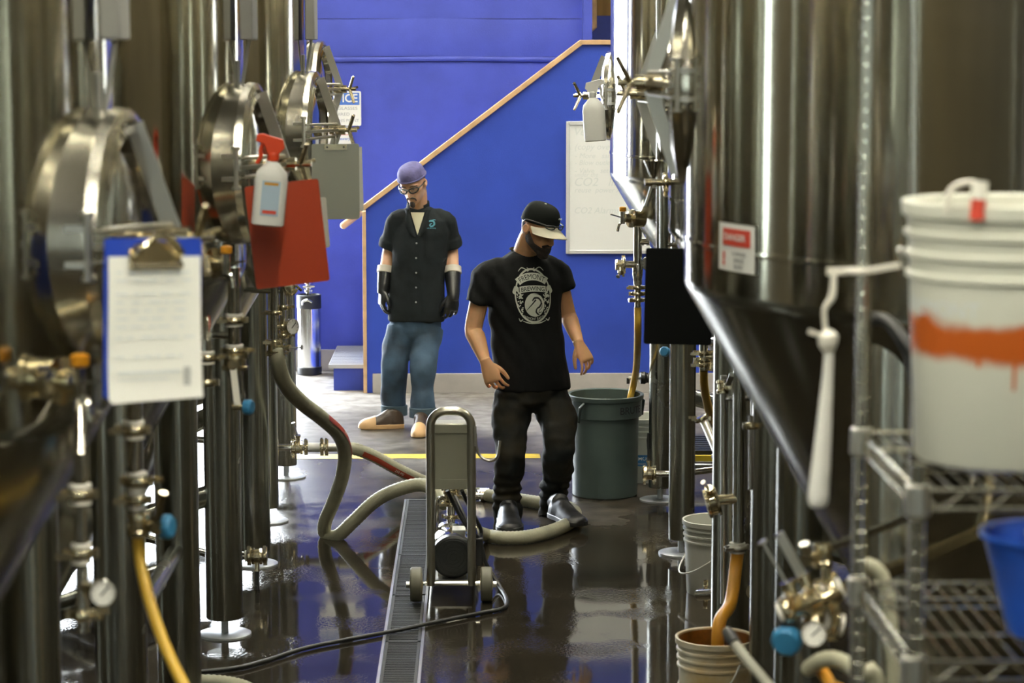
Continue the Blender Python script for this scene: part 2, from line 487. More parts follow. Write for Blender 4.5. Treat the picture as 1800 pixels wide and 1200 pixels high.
# text as flat mesh, local x/y in the plane
_tc = {}
def text_geo(txt, size=1.0, bold=0.0, shear=0.0, spacing=1.0):
    key = (txt, bold, shear, spacing)
    if key not in _tc:
        cu = bpy.data.curves.new('lettering', 'FONT')
        cu.body = txt; cu.size = 1.0; cu.align_x = 'CENTER'; cu.align_y = 'CENTER'; cu.offset = bold; cu.shear = shear
        cu.space_character = spacing; cu.resolution_u = 3
        ob = bpy.data.objects.new('lettering', cu); COL.objects.link(ob)
        dg = bpy.context.evaluated_depsgraph_get()
        me = bpy.data.meshes.new_from_object(ob.evaluated_get(dg))
        _tc[key] = ([tuple(q.co) for q in me.vertices], [tuple(p.vertices) for p in me.polygons])
        bpy.data.objects.remove(ob); bpy.data.curves.remove(cu); bpy.data.meshes.remove(me)
    vs_, fs = _tc[key]
    return [(x * size, y * size) for x, y, z in vs_], fs
def lettering(mb, lines, M, lift=0.0006):
    """lines: (text, size, x, y[, bold, width])"""
    for ln in lines:
        txt, size, x, y = ln[:4]
        bold = ln[4] if len(ln) > 4 else 0.0
        pts, fs = text_geo(txt, size, bold)
        if len(ln) > 5 and ln[5]:
            wdt = max(p[0] for p in pts) - min(p[0] for p in pts)
            k = ln[5] / wdt; pts = [(p[0] * k, p[1]) for p in pts]
        mb.add([M @ V((px + x, py + y, lift)) for px, py in pts], fs)
    return mb
# ------------------------------------------------------------------ the hall
XL, XR, YB, YW, YF, ZC = -7.5, 7.5, 18.3, 17.1, -6.5, 6.2
DR_X0, DR_X1, DR_Y0, DR_Y1 = -0.387, -0.237, 8.17, 13.05
def quad_mesh(name, mname, quads):
    mb = MB()
    for q in quads:
        mb.add(q, [(0, 1, 2, 3)])
    return mb.build(name, mname)
def rect_xy(x0, x1, y0, y1, z):
    return [(x0, y0, z), (x1, y0, z), (x1, y1, z), (x0, y1, z)]
fl = quad_mesh('floor', 'wet_concrete', [rect_xy(XL, DR_X0, YF, YB + .06, 0), rect_xy(DR_X1, XR, YF, YB + 2.3, 0),
                                         rect_xy(DR_X0, DR_X1, YF, DR_Y0, 0), rect_xy(DR_X0, DR_X1, DR_Y1, YB + .06, 0)])
struct(fl, 'wet dark concrete brewery floor', 'floor')
t = MB()
t.box((DR_X0 - 0.006, (DR_Y0 + DR_Y1) / 2, -0.049), (0.012, DR_Y1 - DR_Y0, 0.10)); t.box((DR_X1 + 0.006, (DR_Y0 + DR_Y1) / 2, -0.049), (0.012, DR_Y1 - DR_Y0, 0.10))
t.box(((DR_X0 + DR_X1) / 2, DR_Y1 + 0.006, -0.049), (DR_X1 - DR_X0 + .024, 0.012, 0.10)); t.box(((DR_X0 + DR_X1) / 2, DR_Y0 - 0.006, -0.049), (DR_X1 - DR_X0 + .024, 0.012, 0.10))
struct(t.build('trim_1', 'steel_satin'), 'steel edging along the floor drain channel', 'trim')
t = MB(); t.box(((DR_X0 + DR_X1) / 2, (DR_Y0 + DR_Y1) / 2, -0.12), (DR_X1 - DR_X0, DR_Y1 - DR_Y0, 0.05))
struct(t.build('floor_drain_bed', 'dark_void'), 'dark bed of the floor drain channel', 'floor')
# grates, one by one
gy = DR_Y1 - 0.004
names = ['longest drain grate, at the far end beyond the pump cart', 'drain grate just behind the left wheel of the pump cart',
         'drain grate under the left cart wheel, crossed by the black cable', 'drain grate at the bottom edge of the picture in front of the cable', 'drain grate nearest the camera, below the picture edge']
lens = [1.43, 0.86, 0.86, 0.86, 0.86]
for i, L_ in enumerate(lens):
    y1 = gy; y0 = gy - L_ + 0.006
    g = thing('drain_grate', names[i], 'drain grate', ((DR_X0 + DR_X1) / 2, y0, 0), 'grates along the floor drain')
    a = MB()
    for x in (DR_X0 + 0.008, DR_X1 - 0.008):
        a.box((x, (y0 + y1) / 2, -0.010), (0.012, y1 - y0, 0.022))
    for y in (y0 + 0.006, y1 - 0.006):
        a.box(((DR_X0 + DR_X1) / 2, y, -0.010), (DR_X1 - DR_X0 - 0.004, 0.012, 0.022))
    a.build('grate_frame', 'grate', g)
    a = MB(); k = int((y1 - y0) / 0.026)
    for j in range(1, k):
        a.box(((DR_X0 + DR_X1) / 2, y0 + (y1 - y0) * j / k, -0.010), (DR_X1 - DR_X0 - 0.026, 0.013, 0.016))
    a.build('grate_bars', 'grate', g)['kind'] = 'stuff'
    gy -= L_
# yellow floor line (paint film with worn gaps)
for k, (x0, x1) in enumerate(((-3.9, -0.18), (-0.05, 0.38))):
    a = MB()
    n = int((x1 - x0) / 0.06)
    a.grid(lambda u, v: V((x0 + (x1 - x0) * u, 14.36 + 0.16 * v + 0.012 * noise.noise((u * n * .6, v * 3, k)), 0.0012)), n, 2)
    o = a.build('painted_line' , 'yellow_paint'); struct(o, 'worn yellow line painted across the floor' if k == 0 else 'short worn end of the yellow floor line', 'floor line')
    o['kind'] = 'structure'

# half wall of the stair, with sloped top
xs, xk, xe = -0.785, 0.732, 5.2
zs_, zk = 1.315, 2.465
def slab_poly(poly, y0, y1, name, mname):
    a = MB(); M = frame((0, y1, 0), (1, 0, 0), (0, 0, 1))   # local z -> -y
    a.prism(poly, M, y1 - y0)
    return a.build(name, mname)
o = slab_poly([(xs, 0), (xe, 0), (xe, zk), (xk, zk), (xs, zs_)], YW, YW + 0.10, 'wall_stair', 'wall_blue_low'); struct(o, 'blue half wall of the staircase with sloping top', 'wall')
a = MB(); a.box(((xs + XR) / 2 + 0.02, YW - 0.011, 0.07), (XR - xs - 0.04, 0.02, 0.14))
struct(a.build('baseboard_back', 'curb', bevel=0.004), 'grey concrete curb along the blue stair wall', 'baseboard')
a = MB()
a.bar((xs - 0.02, YW + 0.05, zs_ + 0.003), (xk + 0.005, YW + 0.05, zk + 0.018), (0, 1, 0), 0.15, 0.034)
a.bar((xk - 0.004, YW + 0.05, zk + 0.018), (xe, YW + 0.05, zk + 0.018), (0, 1, 0), 0.15, 0.034)
struct(a.build('trim_2', 'wood_trim', bevel=0.003), 'pale wood cap on the sloping stair wall', 'trim')
a = MB(); a.box((xs - 0.012, YW + 0.05, zs_ / 2 - 0.01), (0.026, 0.13, zs_ - 0.02))
struct(a.build('trim_3', 'wood_trim', bevel=0.002), 'upright wood trim at the end of the stair wall', 'trim')
# upper wall behind the stair, board by board
BX = 0.80
bw = thing('wall_back', 'tall blue boarded wall behind the stairs', 'wall', (0, YB, 0)); bw['kind'] = 'structure'
DOOR = (-4.8, -1.55, 0.0, 3.6)
rows = [(0.0, 2.335, 0.0), (2.338, 2.372, 0.016), (2.375, 2.655, 0.006), (2.658, 3.6, 0.0), (3.603, ZC, 0.0)]
for k, (z0, z1, proud) in enumerate(rows):
    cuts = [XL, DOOR[0], DOOR[1], -0.63, BX] if k == 0 else ([XL, DOOR[0], DOOR[1], BX] if k < 4 else [XL, -2.4, BX])
    for c0, c1 in zip(cuts[:-1], cuts[1:]):
        if k < 4 and c0 == DOOR[0]:
            continue
        a = MB(); nx = 24
        def fn(u, v, z0=z0, z1=z1, c0=c0, c1=c1, proud=proud, k=k):
            x = c0 + 0.002 + (c1 - c0 - 0.004) * u
            sag = 0.010 * noise.noise((x * 1.3, z0 * 5, 2)) if 0 < k < 3 else 0.0
            return V((x, YB - 0.004 - proud - 0.006 * math.sin(pi * v) * (1 if k in (1, 2) else 0), z0 + (z1 - z0) * v + sag))
        a.grid(fn, nx, 6)
        a.box(((c0 + c1) / 2, YB + 0.03, (z0 + z1) / 2), (c1 - c0, 0.06, z1 - z0))
        a.build('wall_board', 'wall_blue', bw)
a = MB(); a.box(((DOOR[1] + BX) / 2, YB + .10, ZC / 2), (BX - DOOR[1], .06, ZC)); a.box((XL / 2 + DOOR[0] / 2, YB + .10, ZC / 2), (DOOR[0] - XL, .06, ZC)); a.box(((DOOR[0] + DOOR[1]) / 2, YB + .10, (ZC + 3.6) / 2), (DOOR[1] - DOOR[0], .06, ZC - 3.6)); a.build('backing', 'hall_wall', bw)  # unseen slabs added behind the boards to stop light leaking through
a = MB(); a.box(((DOOR[1] + xs) / 2, YB - 0.012, 0.08), (xs - DOOR[1], 0.024, 0.16))
struct(a.build('baseboard_left', 'curb', bevel=0.004), 'brown grey curb below the boarded blue wall', 'baseboard')
a = MB(); a.box((BX + 0.03, YB - 0.03, 4.1), (0.07, 0.12, 4.2))
struct(a.build('trim_4', 'wall_blue'), 'blue corner post at the landing opening', 'trim')
# landing beyond the post
a = MB(); a.box((3.2, 20.6, 3.6), (6.0, 0.1, 5.2))
struct(a.build('wall_landing', 'wood_panel'), 'yellow brown wood wall beyond the stair landing', 'wall')
a = MB(); a.box((3.2, 19.5, 2.30), (5.2, 2.2, 0.2))
struct(a.build('floor_landing', 'dark_void'), 'dark landing at the top of the stairs', 'floor')
a = MB(); a.box((3.2, 20.45, 2.55), (5.2, 0.16, 0.30))
struct(a.build('trim_5', 'step_blue'), 'dark panel along the landing', 'trim')
r = thing('landing_handrail', 'copper coloured handrail bent down at the landing above the stairs', 'handrail', P(1045, 40, 19.2))
a = MB(); a.tube([P(1043, -60, 19.2), P(1043.5, 48, 19.2), P(1032, 56, 19.2), P(1008, 64, 19.2)], 0.026, 12); a.build('rail', 'wood_trim', r)
# handrail stub by the first step
r = thing('stair_handrail', 'round wooden handrail end sticking out at the stair foot', 'handrail', P(602, 398, 17.45))
a = MB(); p0 = P(604, 396, 17.45); d = V((1.52, 0, 1.15)).normalized()
a.tube([p0, p0 + d * 0.4, p0 + d * 1.1], 0.026, 14); a.ball(p0, 0.026); a.build('rail', 'wood_trim', r)
a = MB(); q = p0 + d * 0.30; a.tube([q, q + V((0, 0.0, -0.05)), q + V((0, -0.22, -0.06))], 0.008, 8); a.build('bracket', 'steel_satin', r)
# steps
for i in range(5):
    x0 = -1.045 + 0.255 * i; z1 = 0.19 * (i + 1)
    st = thing('stair_step', ['lowest blue stair step with ribbed metal tread', 'second stair step behind the blue half wall', 'third stair step behind the blue half wall',
                              'fourth stair step behind the blue half wall', 'fifth stair step behind the blue half wall'][i], 'step', (x0, 17.75, 0), 'steps of the blue staircase')
    a = MB(); a.box((x0 + 0.13, 17.75, (z1 - 0.03) / 2), (0.23, 1.06, z1 - 0.03)); a.build('riser_box', 'step_blue', st)
    a = MB(); a.box((x0 + 0.12, 17.75, z1 - 0.015), (0.28, 1.08, 0.028))
    for k in range(16):
        a.box((x0 + 0.12, 17.25 + k * 0.066, z1 + 0.001), (0.27, 0.02, 0.006))
    a.build('tread', 'tread', st)

# side walls, front wall, ceiling: closed hall with a roll-up door and added windows
def wall_with_holes(name, mname, axis, at, span, holes, label):
    """axis 'x': wall at x=at spanning y; axis 'y': wall at y=at spanning x. holes: (s0, s1, z0, z1)"""
    cuts = sorted({span[0], span[1], *[h[0] for h in holes], *[h[1] for h in holes]})
    zc = sorted({0.0, ZC, *[h[2] for h in holes], *[h[3] for h in holes]})
    a = MB()
    for s0, s1 in zip(cuts[:-1], cuts[1:]):
        for z0, z1 in zip(zc[:-1], zc[1:]):
            sm, zm = (s0 + s1) / 2, (z0 + z1) / 2
            if any(h[0] < sm < h[1] and h[2] < zm < h[3] for h in holes):
                continue
            if axis == 'x':
                a.box((at, sm, zm), (0.16, s1 - s0, z1 - z0))
            else:
                a.box((sm, at, zm), (s1 - s0, 0.16, z1 - z0))
    return struct(a.build(name, mname), label, 'wall')
LW = [(2.0, 2.5, 1.2, 4.6), (9.0, 9.5, 1.2, 4.6)]  # unseen side windows, added for daylight streaks on the steel
FW = [(x_, x_ + w_, .9, 4.8) for x_, w_ in ((-6.7, .5), (-5.3, .22), (-4.2, .30), (-3.0, .18), (-1.9, .26), (-0.75, .16), (0.5, .20), (1.6, .26), (2.7, .18), (3.9, .30), (5.2, .22), (6.2, .5))]  # narrow unseen windows, added to give the tanks bright upright streaks
wall_with_holes('wall_left', 'hall_wall', 'x', XL - 0.08, (YF, 18.36), LW, 'side wall of the hall behind the clipboard tanks')
wall_with_holes('wall_right', 'hall_wall', 'x', XR + 0.08, (YF, 20.7), [], 'hall wall behind the opposite tank row')
wall_with_holes('wall_front', 'hall_wall', 'y', YF - 0.08, (XL, XR), FW, 'hall wall with added tall windows facing the stairs')
a = MB(); a.box((4.0, 20.75, ZC / 2), (7.0, 0.1, ZC)); a.box((0.55, 19.55, ZC / 2), (0.1, 2.5, ZC)); struct(a.build('wall_rear', 'hall_wall'), 'rear wall beyond the landing', 'wall')
a = MB(); a.box((0, 6.0, ZC + 0.05), (15.4, 25.0, 0.1)); a.box((4.0, 19.6, ZC + 0.05), (7.0, 2.4, 0.1)); struct(a.build('ceiling', 'ceiling_paint'), 'dim painted ceiling of the hall', 'ceiling')
a = MB(); a.box((-8, 30, -0.06), (40, 18.7, 0.1)); a.box((-16, 7, -0.06), (16.8, 27, 0.1)); struct(a.build('ground_outside', 'curb'), 'pale concrete apron outside the roll-up door', 'ground')
a = MB(); a.box((0, -12, -0.06), (40, 10, 0.1)); struct(a.build('ground_front', 'curb'), 'pale concrete yard outside the added windows', 'ground')
wn_ = 0
for axis, at, hs in (('x', XL - 0.08, LW), ('y', YF - 0.08, FW)):
    for h in hs:
        wn_ += 1
        wr = thing('window_%d' % wn_, 'unseen tall window with mullions, added for streaks on the tanks', 'window', (0, 0, 0)); wr['kind'] = 'structure'
        a = MB()
        m = (h[0] + h[1]) / 2
        for s_ in (h[0] + .03, m, h[1] - .03):
            a.box((at, s_, (h[2] + h[3]) / 2) if axis == 'x' else (s_, at, (h[2] + h[3]) / 2), (0.06, 0.06, h[3] - h[2]))
        for z in (h[2] + .03, h[2] + (h[3] - h[2]) * .5, h[3] - .03):
            a.box((at, m, z) if axis == 'x' else (m, at, z), (0.06, h[1] - h[0], 0.06) if axis == 'x' else (h[1] - h[0], 0.06, 0.06))
        a.build('window_frame', 'box_grey', wr)
        a = MB(); a.box((at, m, (h[2] + h[3]) / 2) if axis == 'x' else (m, at, (h[2] + h[3]) / 2), (.008, h[1] - h[0], h[3] - h[2]) if axis == 'x' else (h[1] - h[0], .008, h[3] - h[2]))
        a.build('pane', 'window_glass', wr)
def portal(loc, rot, sx, sy):
    ld = bpy.data.lights.new('daylight_portal', 'AREA'); ld.shape = 'RECTANGLE'; ld.size = sx; ld.size_y = sy
    ld.cycles.is_portal = True
    lo = bpy.data.objects.new('daylight_portal', ld); lo.location = loc; lo.rotation_euler = rot; COL.objects.link(lo)
portal(((DOOR[0] + DOOR[1]) / 2, YB + 0.14, 1.8), (-pi / 2, 0, 0), DOOR[1] - DOOR[0], 3.6)
for h in LW:
    portal((XL - 0.17, (h[0] + h[1]) / 2, (h[2] + h[3]) / 2), (0, -pi / 2, 0), h[3] - h[2], h[1] - h[0])
for h in FW:
    portal(((h[0] + h[1]) / 2, YF - 0.17, (h[2] + h[3]) / 2), (pi / 2, 0, 0), h[1] - h[0], h[3] - h[2])
# unseen ceiling strip lights, added to brighten the wall, men and foreground
for x, y in [(0.0, -2.5)] + [(x, y) for x in (-3.9, 0.0, 3.9) for y in (0.8, 4.1, 9.6, 12.6, 15.6)]:
    f = thing('ceiling_light', 'unseen fluorescent strip light added under the hall ceiling', 'lamp', (x, y, 5.5), 'added strip lights under the ceiling')
    a = MB(); a.box((x, y, 5.56), (0.24, 2.4, 0.07)); a.build('housing', 'white_plastic', f)
    for dx in (-0.07, 0.07):
        a = MB(); a.cyl((x + dx, y - 1.17, 5.50), (x + dx, y + 1.17, 5.50), 0.022, n=10); a.build('tube', 'tube_light', f)
    for dy in (-0.9, 0.9):
        a = MB(); a.cyl((x, y + dy, 5.59), (x, y + dy, ZC), 0.008, n=6); a.build('hanger', 'steel_satin', f)
# ------------------------------------------------------------------ process fittings (parts of tanks)
def pipe(parent, pts, r=0.019, m='steel_polished', smooth=0, name='pipe'):
    return MB().tube(pts, r, 16, smooth).build(name, m, parent)
def clamp(parent, c, axis, r=0.032, wing=None, m='steel_brass', gasket=True):
    """tri-clamp: split collar, white gasket flanges, hinge bolt with wing nut"""
    c = V(c); e1, e2, a = basis(axis)
    wv = V(wing).normalized() if wing is not None else e1
    b = MB()
    b.lathe([(r * .7, -.011), (r * .97, -.009), (r * 1.06, -.004), (r * 1.06, .004), (r * .97, .009), (r * .7, .011)], c, a, 24)
    t_ = a.cross(wv)
    b.box(c + wv * (r * 1.12), (0.016, 0.016, 0.020), frame((0, 0, 0), wv, t_).to_3x3())
    b.cyl(c + wv * (r * 1.15) - t_ * .022, c + wv * (r * 1.15) + t_ * .03, 0.0042, n=8)
    b.bar(c + wv * (r * 1.15) + t_ * .028 - wv * .016, c + wv * (r * 1.15) + t_ * .028 + wv * .018, a, .012, .007)
    b.box(c - wv * (r * 1.1), (0.014, 0.014, 0.018), frame((0, 0, 0), wv, t_).to_3x3())
    o = b.build('pipe_clamp', m, parent)
    if gasket:
        MB().lathe([(r * .62, -.020), (r * .82, -.019), (r * .82, -.012), (r * .6, -.0112)], c, a, 20).build('ferrule', 'gasket_white', o)
        MB().lathe([(r * .6, .0112), (r * .82, .012), (r * .82, .019), (r * .62, .020)], c, a, 20).build('ferrule', 'gasket_white', o)
    return o
def valve(parent, c, axis, hdir, r=0.034, hl=0.13, m='steel_brass', hm='steel_satin', grip=None):
    """butterfly valve with a lever"""
    c = V(c); e1, e2, a = basis(axis); h = V(hdir).normalized()
    st = (h - a * h.dot(a)); st = st.normalized() if st.length > .2 else e1
    b = MB()
    b.lathe([(r * .75, -.026), (r * 1.1, -.024), (r * 1.15, -.014), (r * .98, -.010), (r * .98, .010), (r * 1.15, .014), (r * 1.1, .024), (r * .75, .026)], c, a, 24)
    b.cyl(c + st * r * .9, c + st * (r * 1.0 + .03), 0.011, n=12)
    b.cyl(c + st * (r + .026), c + st * (r + .036), 0.016, n=12)
    o = b.build('butterfly_valve', m, parent)
    q = c + st * (r + .03)
    hb = MB(); hb.bar(q, q + h * hl, st.cross(h) if st.cross(h).length > .1 else a, 0.020, 0.005)
    hb.cyl(q + h * hl * .96 - st * 0, q + h * hl * 1.02, 0.0105, n=10)
    hb.build('lever', hm, o)
    if grip:
        gb = MB(); gb.tube([q + h * hl * .45, q + h * hl * .75, q + h * hl * 1.02], [.011, .014, .010], 10); gb.build('lever_grip', grip, o)
    return o
def cap_blue(parent, c, d, r=0.028):
    c = V(c); b = MB(); b.lathe([(r * .9, 0), (r, .004), (r, .020), (r * .8, .026)], c, d, 10)
    return b.build('end_cap', 'blue_handle', parent)
def gauge(parent, c, face, r=0.034):
    c = V(c); f = V(face).normalized()
    b = MB(); b.lathe([(r * .5, -.030), (r * .95, -.026), (r, -.020), (r, .004), (r * .92, .007), (r * .90, .002)], c, f, 28)
    b.build('pressure_gauge', 'steel_polished', parent)
    o = bpy.data.objects[b_last(parent, 'pressure_gauge')]
    d = MB(); d.lathe([(0.0005, .0025), (r * .89, .0024), (r * .89, .001)], c, f, 28); d.build('dial', 'dial', o)
    e1, e2, a = basis(f); n_ = MB()
    v_ = (e1 * .7 + e2 * .7)
    n_.bar(c + f * .004 - v_ * r * .25, c + f * .004 + v_ * r * .7, v_.cross(f), .0035, .001)
    for k in range(9):
        t_ = pi * (-.25 + 1.5 * k / 8); u_ = e1 * math.cos(t_) + e2 * math.sin(t_)
        n_.bar(c + f * .0036 + u_ * r * .68, c + f * .0036 + u_ * r * .82, u_.cross(f), .002, .0006)
    n_.build('needle', 'ink_black', o)
    return o
def b_last(parent, nm):
    return [o.name for o in parent.children if o.name.startswith(nm)][-1]
def sample_valve(parent, c, out):
    """small sampling port: flange, body, amber cap, bent spout"""
    c = V(c); d = V(out).normalized(); b = MB()
    b.lathe([(.040, -.06), (.040, -.004), (.046, 0), (.046, .012), (.024, .016), (.022, .05), (.012, .055)], c, d, 24)
    o = b.build('sample_valve', 'steel_brass', parent)
    q = c + d * .06
    k = MB(); k.cyl(q - V((0, 0, .03)), q + V((0, 0, .03)), .012, n=14); k.tube([q - V((0, 0, .02)), q + d * .02 - V((0, 0, .035)), q + d * .03 - V((0, 0, .07))], .007, 10, 4)
    k.bar(q + d * .0, q + d * .07 + V((0, 0, .012)), V((0, 0, 1)).cross(d), .012, .006)
    k.build('spout', 'steel_polished', o)
    k = MB(); k.lathe([(.012, .03), (.018, .034), (.018, .052), (.010, .056)], q, (0, 0, 1), 16); k.build('cap', 'amber', o)
    return o

# ------------------------------------------------------------------ tanks
LEG_R = 0.078
def tank(cx, cy, side, label, zs=1.78, zh=2.11, R=1.05, rot=6, hatch=True, box_z=2.50, ztop=4.5, dx=0.73, dy=0.69, braces=(), zh_r=0.225, leg_r=0.078, reach=1.0, sink=0.0):
    root = thing('fermentation_tank', label, 'tank', (cx, cy, 0), 'steel fermentation tanks')
    O = V((cx, cy, 0))
    rk = 0.07
    prof = []
    for k in range(7):
        t_ = -math.radians(30) * k / 6
        prof.append((R - rk + rk * math.cos(t_), zs + rk * math.sin(t_)))
    re, ze = prof[-1]
    zb = 0.44; rb = re - (ze - zb) * math.tan(math.radians(30))
    body = [(0.001, ztop + .32), (R * .4, ztop + .30), (R * .75, ztop + .22), (R * .93, ztop + .10), (R, ztop - .02), (R, zs + .5), (R, zs + 0.012), (R, zs)]
    body = [(r_, z_) for r_, z_ in reversed(body)]
    MB().lathe(body, O, (0, 0, 1), 120, caps=False).build('tank_body', 'steel_tank', root, ang=50)
    c = MB(); cp = list(reversed(prof[:])); cp = [(0.03, zb - .10), (0.05, zb - .09), (rb * .7, zb - .05), (rb, zb)] + cp
    c.lathe(cp, O, (0, 0, 1), 120, caps=True).build('tank_cone', 'steel_cone', root, ang=50)
    for z in (zs + .10, zs + 1.6):
        w_ = MB(); w_.lathe([(R - .004, -.009), (R + .0022, -.007), (R + .0030, 0), (R + .0022, .007), (R - .004, .009)], O + V((0, 0, z)), (0, 0, 1), 120, caps=False)
        w_.build('weld_band', 'steel_tank', root)
    for sx in (-1, 1):
        for sy in (-1, 1):
            lx, ly = cx + sx * dx, cy + sy * dy
            l = MB(); l.lathe([(leg_r * .98, .075), (leg_r, .08), (leg_r, zs - .10), (leg_r * .9, zs - .05)], (lx, ly, 0), (0, 0, 1), 32)
            lo = l.build('leg', 'steel_leg', root)
            p_ = MB(); p_.lathe([(.112, 0.0), (.112, .008), (.106, .011)], (lx, ly, 0), (0, 0, 1), 36); p_.cyl((lx, ly, .01), (lx, ly, .085), .016, n=12)
            p_.build('foot_plate', 'plate_grey', lo)
    for (sx0, sy0, z0, sx1, sy1, z1, rr) in braces:
        b = MB(); b.tube([V((cx + sx0 * dx, cy + sy0 * dy, z0)), V((cx + sx1 * dx, cy + sy1 * dy, z1))], rr, 20); b.build('brace', 'steel_leg', root)
    if hatch:
        t_ = math.radians(rot)
        n = V((side * math.cos(t_), -math.sin(t_), 0)); e2 = V((-n.y, n.x, 0)) * 1.0     # horizontal in the hatch plane
        if e2.y > 0: e2 = -e2                                                            # towards the camera side
        up = V((0, 0, 1)); r = zh_r
        c0 = O + n * (R - sink) + up * zh
        m = MB(); m.lathe([(r * 1.18, -.10), (r * 1.15, -.015), (r * 1.12, .030), (r * 1.12, .036), (r * 1.15, .038), (r * 1.13, .060), (r * 1.04, .068), (r * .99, .05)], c0, n, 96, caps=False)
        mo = m.build('manway', 'steel_collar', root, ang=25)
        m = MB(); m.lathe([(.0005, .062), (r * .4, .060), (r * .70, .050), (r * .80, .040), (r * .84, .040), (r * .87, .066), (r * .93, .074), (r * .985, .068), (r * .985, .04)], c0, n, 64, caps=False)
        m.build('manway_door', 'steel_polished', mo)
        hub = c0 + n * (.150 * reach)
        m = MB()
        for s_ in (1, -1):
            m.bar(c0 + n * .076 + up * (s_ * r * 1.0), hub + up * (s_ * .010), (hub - c0 - n * .076 - up * (s_ * r)).cross(e2), .036, .007)
            m.cyl(c0 + n * .05 + up * (s_ * r * .98) - e2 * .024, c0 + n * .05 + up * (s_ * r * .98) + e2 * .024, .009, n=10)
        m.build('yoke_arm', 'steel_satin', mo)
        m = MB(); m.cyl(hub - n * .035, hub + n * .035, .021, n=18); m.cyl(c0 + n * .06, hub + n * .085, .0095, n=12); m.cyl(c0 + n * .06, c0 + n * .085, .03, n=16)
        m.build('clamp_hub', 'steel_brass', mo)
        m = MB()
        for k in range(3):
            q = math.radians(35 + 120 * k); dv = (up * math.cos(q) + e2 * math.sin(q)) + n * .35
            m.tube([hub + n * .05, hub + n * .05 + dv.normalized() * .085], [.0085, .0075], 10)
        m.build('star_handle', 'steel_brass', mo)
        m = MB()
        hp = c0 + e2 * (r * 1.13) + n * .045
        m.cyl(hp - up * .062, hp + up * .062, .0075, n=12)
        for s_ in (-1, 1):
            m.cyl(hp + up * (.058 * s_), hp + up * (.066 * s_), .014, n=12)
            m.box(hp + up * (.035 * s_) - n * .02 - e2 * .004, (.05, .016, .012), frame((0, 0, 0), n, e2).to_3x3())
            m.cyl(hp + up * (.030 * s_) + n * .008, hub + up * (.026 * s_) + e2 * .018, .0065, n=8)
        m.bar(hp + n * .008, hub + e2 * .010, up, .012, .022)
        m.build('hinge', 'steel_satin', mo)
        if box_z:
            bc = O + n * (R + .035) + up * (box_z + .13) + e2 * -.02
            m = MB(); m.box(bc, (.042, .085, .26), frame((0, 0, 0), n, e2).to_3x3()); bo = m.build('control_box', 'box_grey', root, bevel=.004)
            m = MB(); m.tube([bc - up * .13, bc - up * .30 - n * .03, O + n * (R + .004) + up * (zh + r + .1)], .006, 8, 6); m.build('cable', 'box_grey', root)
    return root

diag = (1, 1, 0.62, 0, 0.2, 0.15, .040)
L1 = tank(-1.80, 4.95, 1, 'steel tank nearest the camera on the clipboard side, partly out of frame', braces=((1, 1, .75, -1, 1, .1, .04),))
L2 = tank(-1.80, 7.80, 1, 'steel tank carrying the red clipboard and the spray bottle with red trigger', braces=((1, 1, .62, -1, 1, -.6 + .75, .045), (1, -1, .7, 1, 1, .7, .03)))
L3 = tank(-1.80, 10.72, 1, 'steel tank carrying the plain grey clipboard', braces=((1, 1, .82, -1, 1, .12, .045), (1, -1, .62, -1, -1, .12, .045)))
L4 = tank(-1.92, 13.10, 1, 'steel tank nearest the blue wall on the notice sign side', zh=2.24, box_z=None, leg_r=.062, dx=.82, dy=.64, braces=((1, 1, .62, -1, 1, .12, .045),))
R1 = tank(1.58, 6.00, -1, 'big blurred steel tank with the danger sticker behind the wire shelf', zs=1.91, zh=2.39, R=1.06, box_z=None, zh_r=0.232, dx=0.66, rot=-12, sink=.05)
R2 = tank(1.76, 8.95, -1, 'steel tank behind the black clipboard, mostly hidden by the nearest tank', box_z=None, zs=1.82, zh=2.3, hatch=True, rot=-8, sink=.04, braces=((-1, 1, .55, 1, 1, .12, .03),))
R3 = tank(1.73, 12.32, -1, 'shiny steel tank in front of the whiteboard', zs=1.83, zh=2.215, box_z=None, zh_r=0.2, rot=-9, sink=.04, leg_r=.064, braces=((-1, 1, .62, 1, 1, .2, .045),))

def cone_pt(root, ang, z, zs=1.82, R=1.05):
    """point on the cone of a tank; ang 0 = aisle side, + towards the camera"""
    rr = R - (zs - z) * math.tan(math.radians(30)) - .01
    t_ = math.radians(ang); sd = 1 if root.location.x < 0 else -1
    return V((root.location.x + sd * rr * math.cos(t_), root.location.y - rr * math.sin(t_), z))

# --- tank L1: sample valve, racking pipe with yellow hose, second pipe with gauge
sample_valve(L1, P(105, 668, 4.55), (0.75, -0.65, 0))
D = 5.0
pipe(L1, [P(236, 640, D), P(236, 935, D)], .0145)
pipe(L1, [P(236, 690, D), P(150, 690, D + .25), P(60, 700, D + .45)], .0145)
clamp(L1, P(235, 755, D), (0, 0, 1), .027, (-1, 0, 0)); clamp(L1, P(240, 845, D), (0, 0, 1), .027, (1, -.3, 0)); clamp(L1, P(240, 878, D), (0, 0, 1), .024, (-1, 0, 0))
v_ = valve(L1, P(243, 922, D), (0, 0, 1), (0.25, -.2, 1), .022, .08, hm='steel_brass')
pipe(L1, [P(225, 925, D), P(290, 925, D)], .012, 'steel_brass', name='cross_pipe')
cap_blue(L1, P(283, 925, D), (1, -.3, 0), .026)
D = 4.55
pipe(L1, [P(140, 600, D + .2), P(140, 800, D), P(146, 1110, D)], .013)
clamp(L1, P(141, 868, D), (0, 0, 1), .026, (-1, -.2, 0)); clamp(L1, P(143, 972, D), (0, 0, 1), .024, (-1, 0, 0))
clamp(L1, P(146, 1080, D), (0, 0, 1), .024, (1, 0, 0), gasket=False)
pipe(L1, [P(146, 1030, D), P(168, 1036, D - .03)], .012, 'steel_brass', name='gauge_stub')
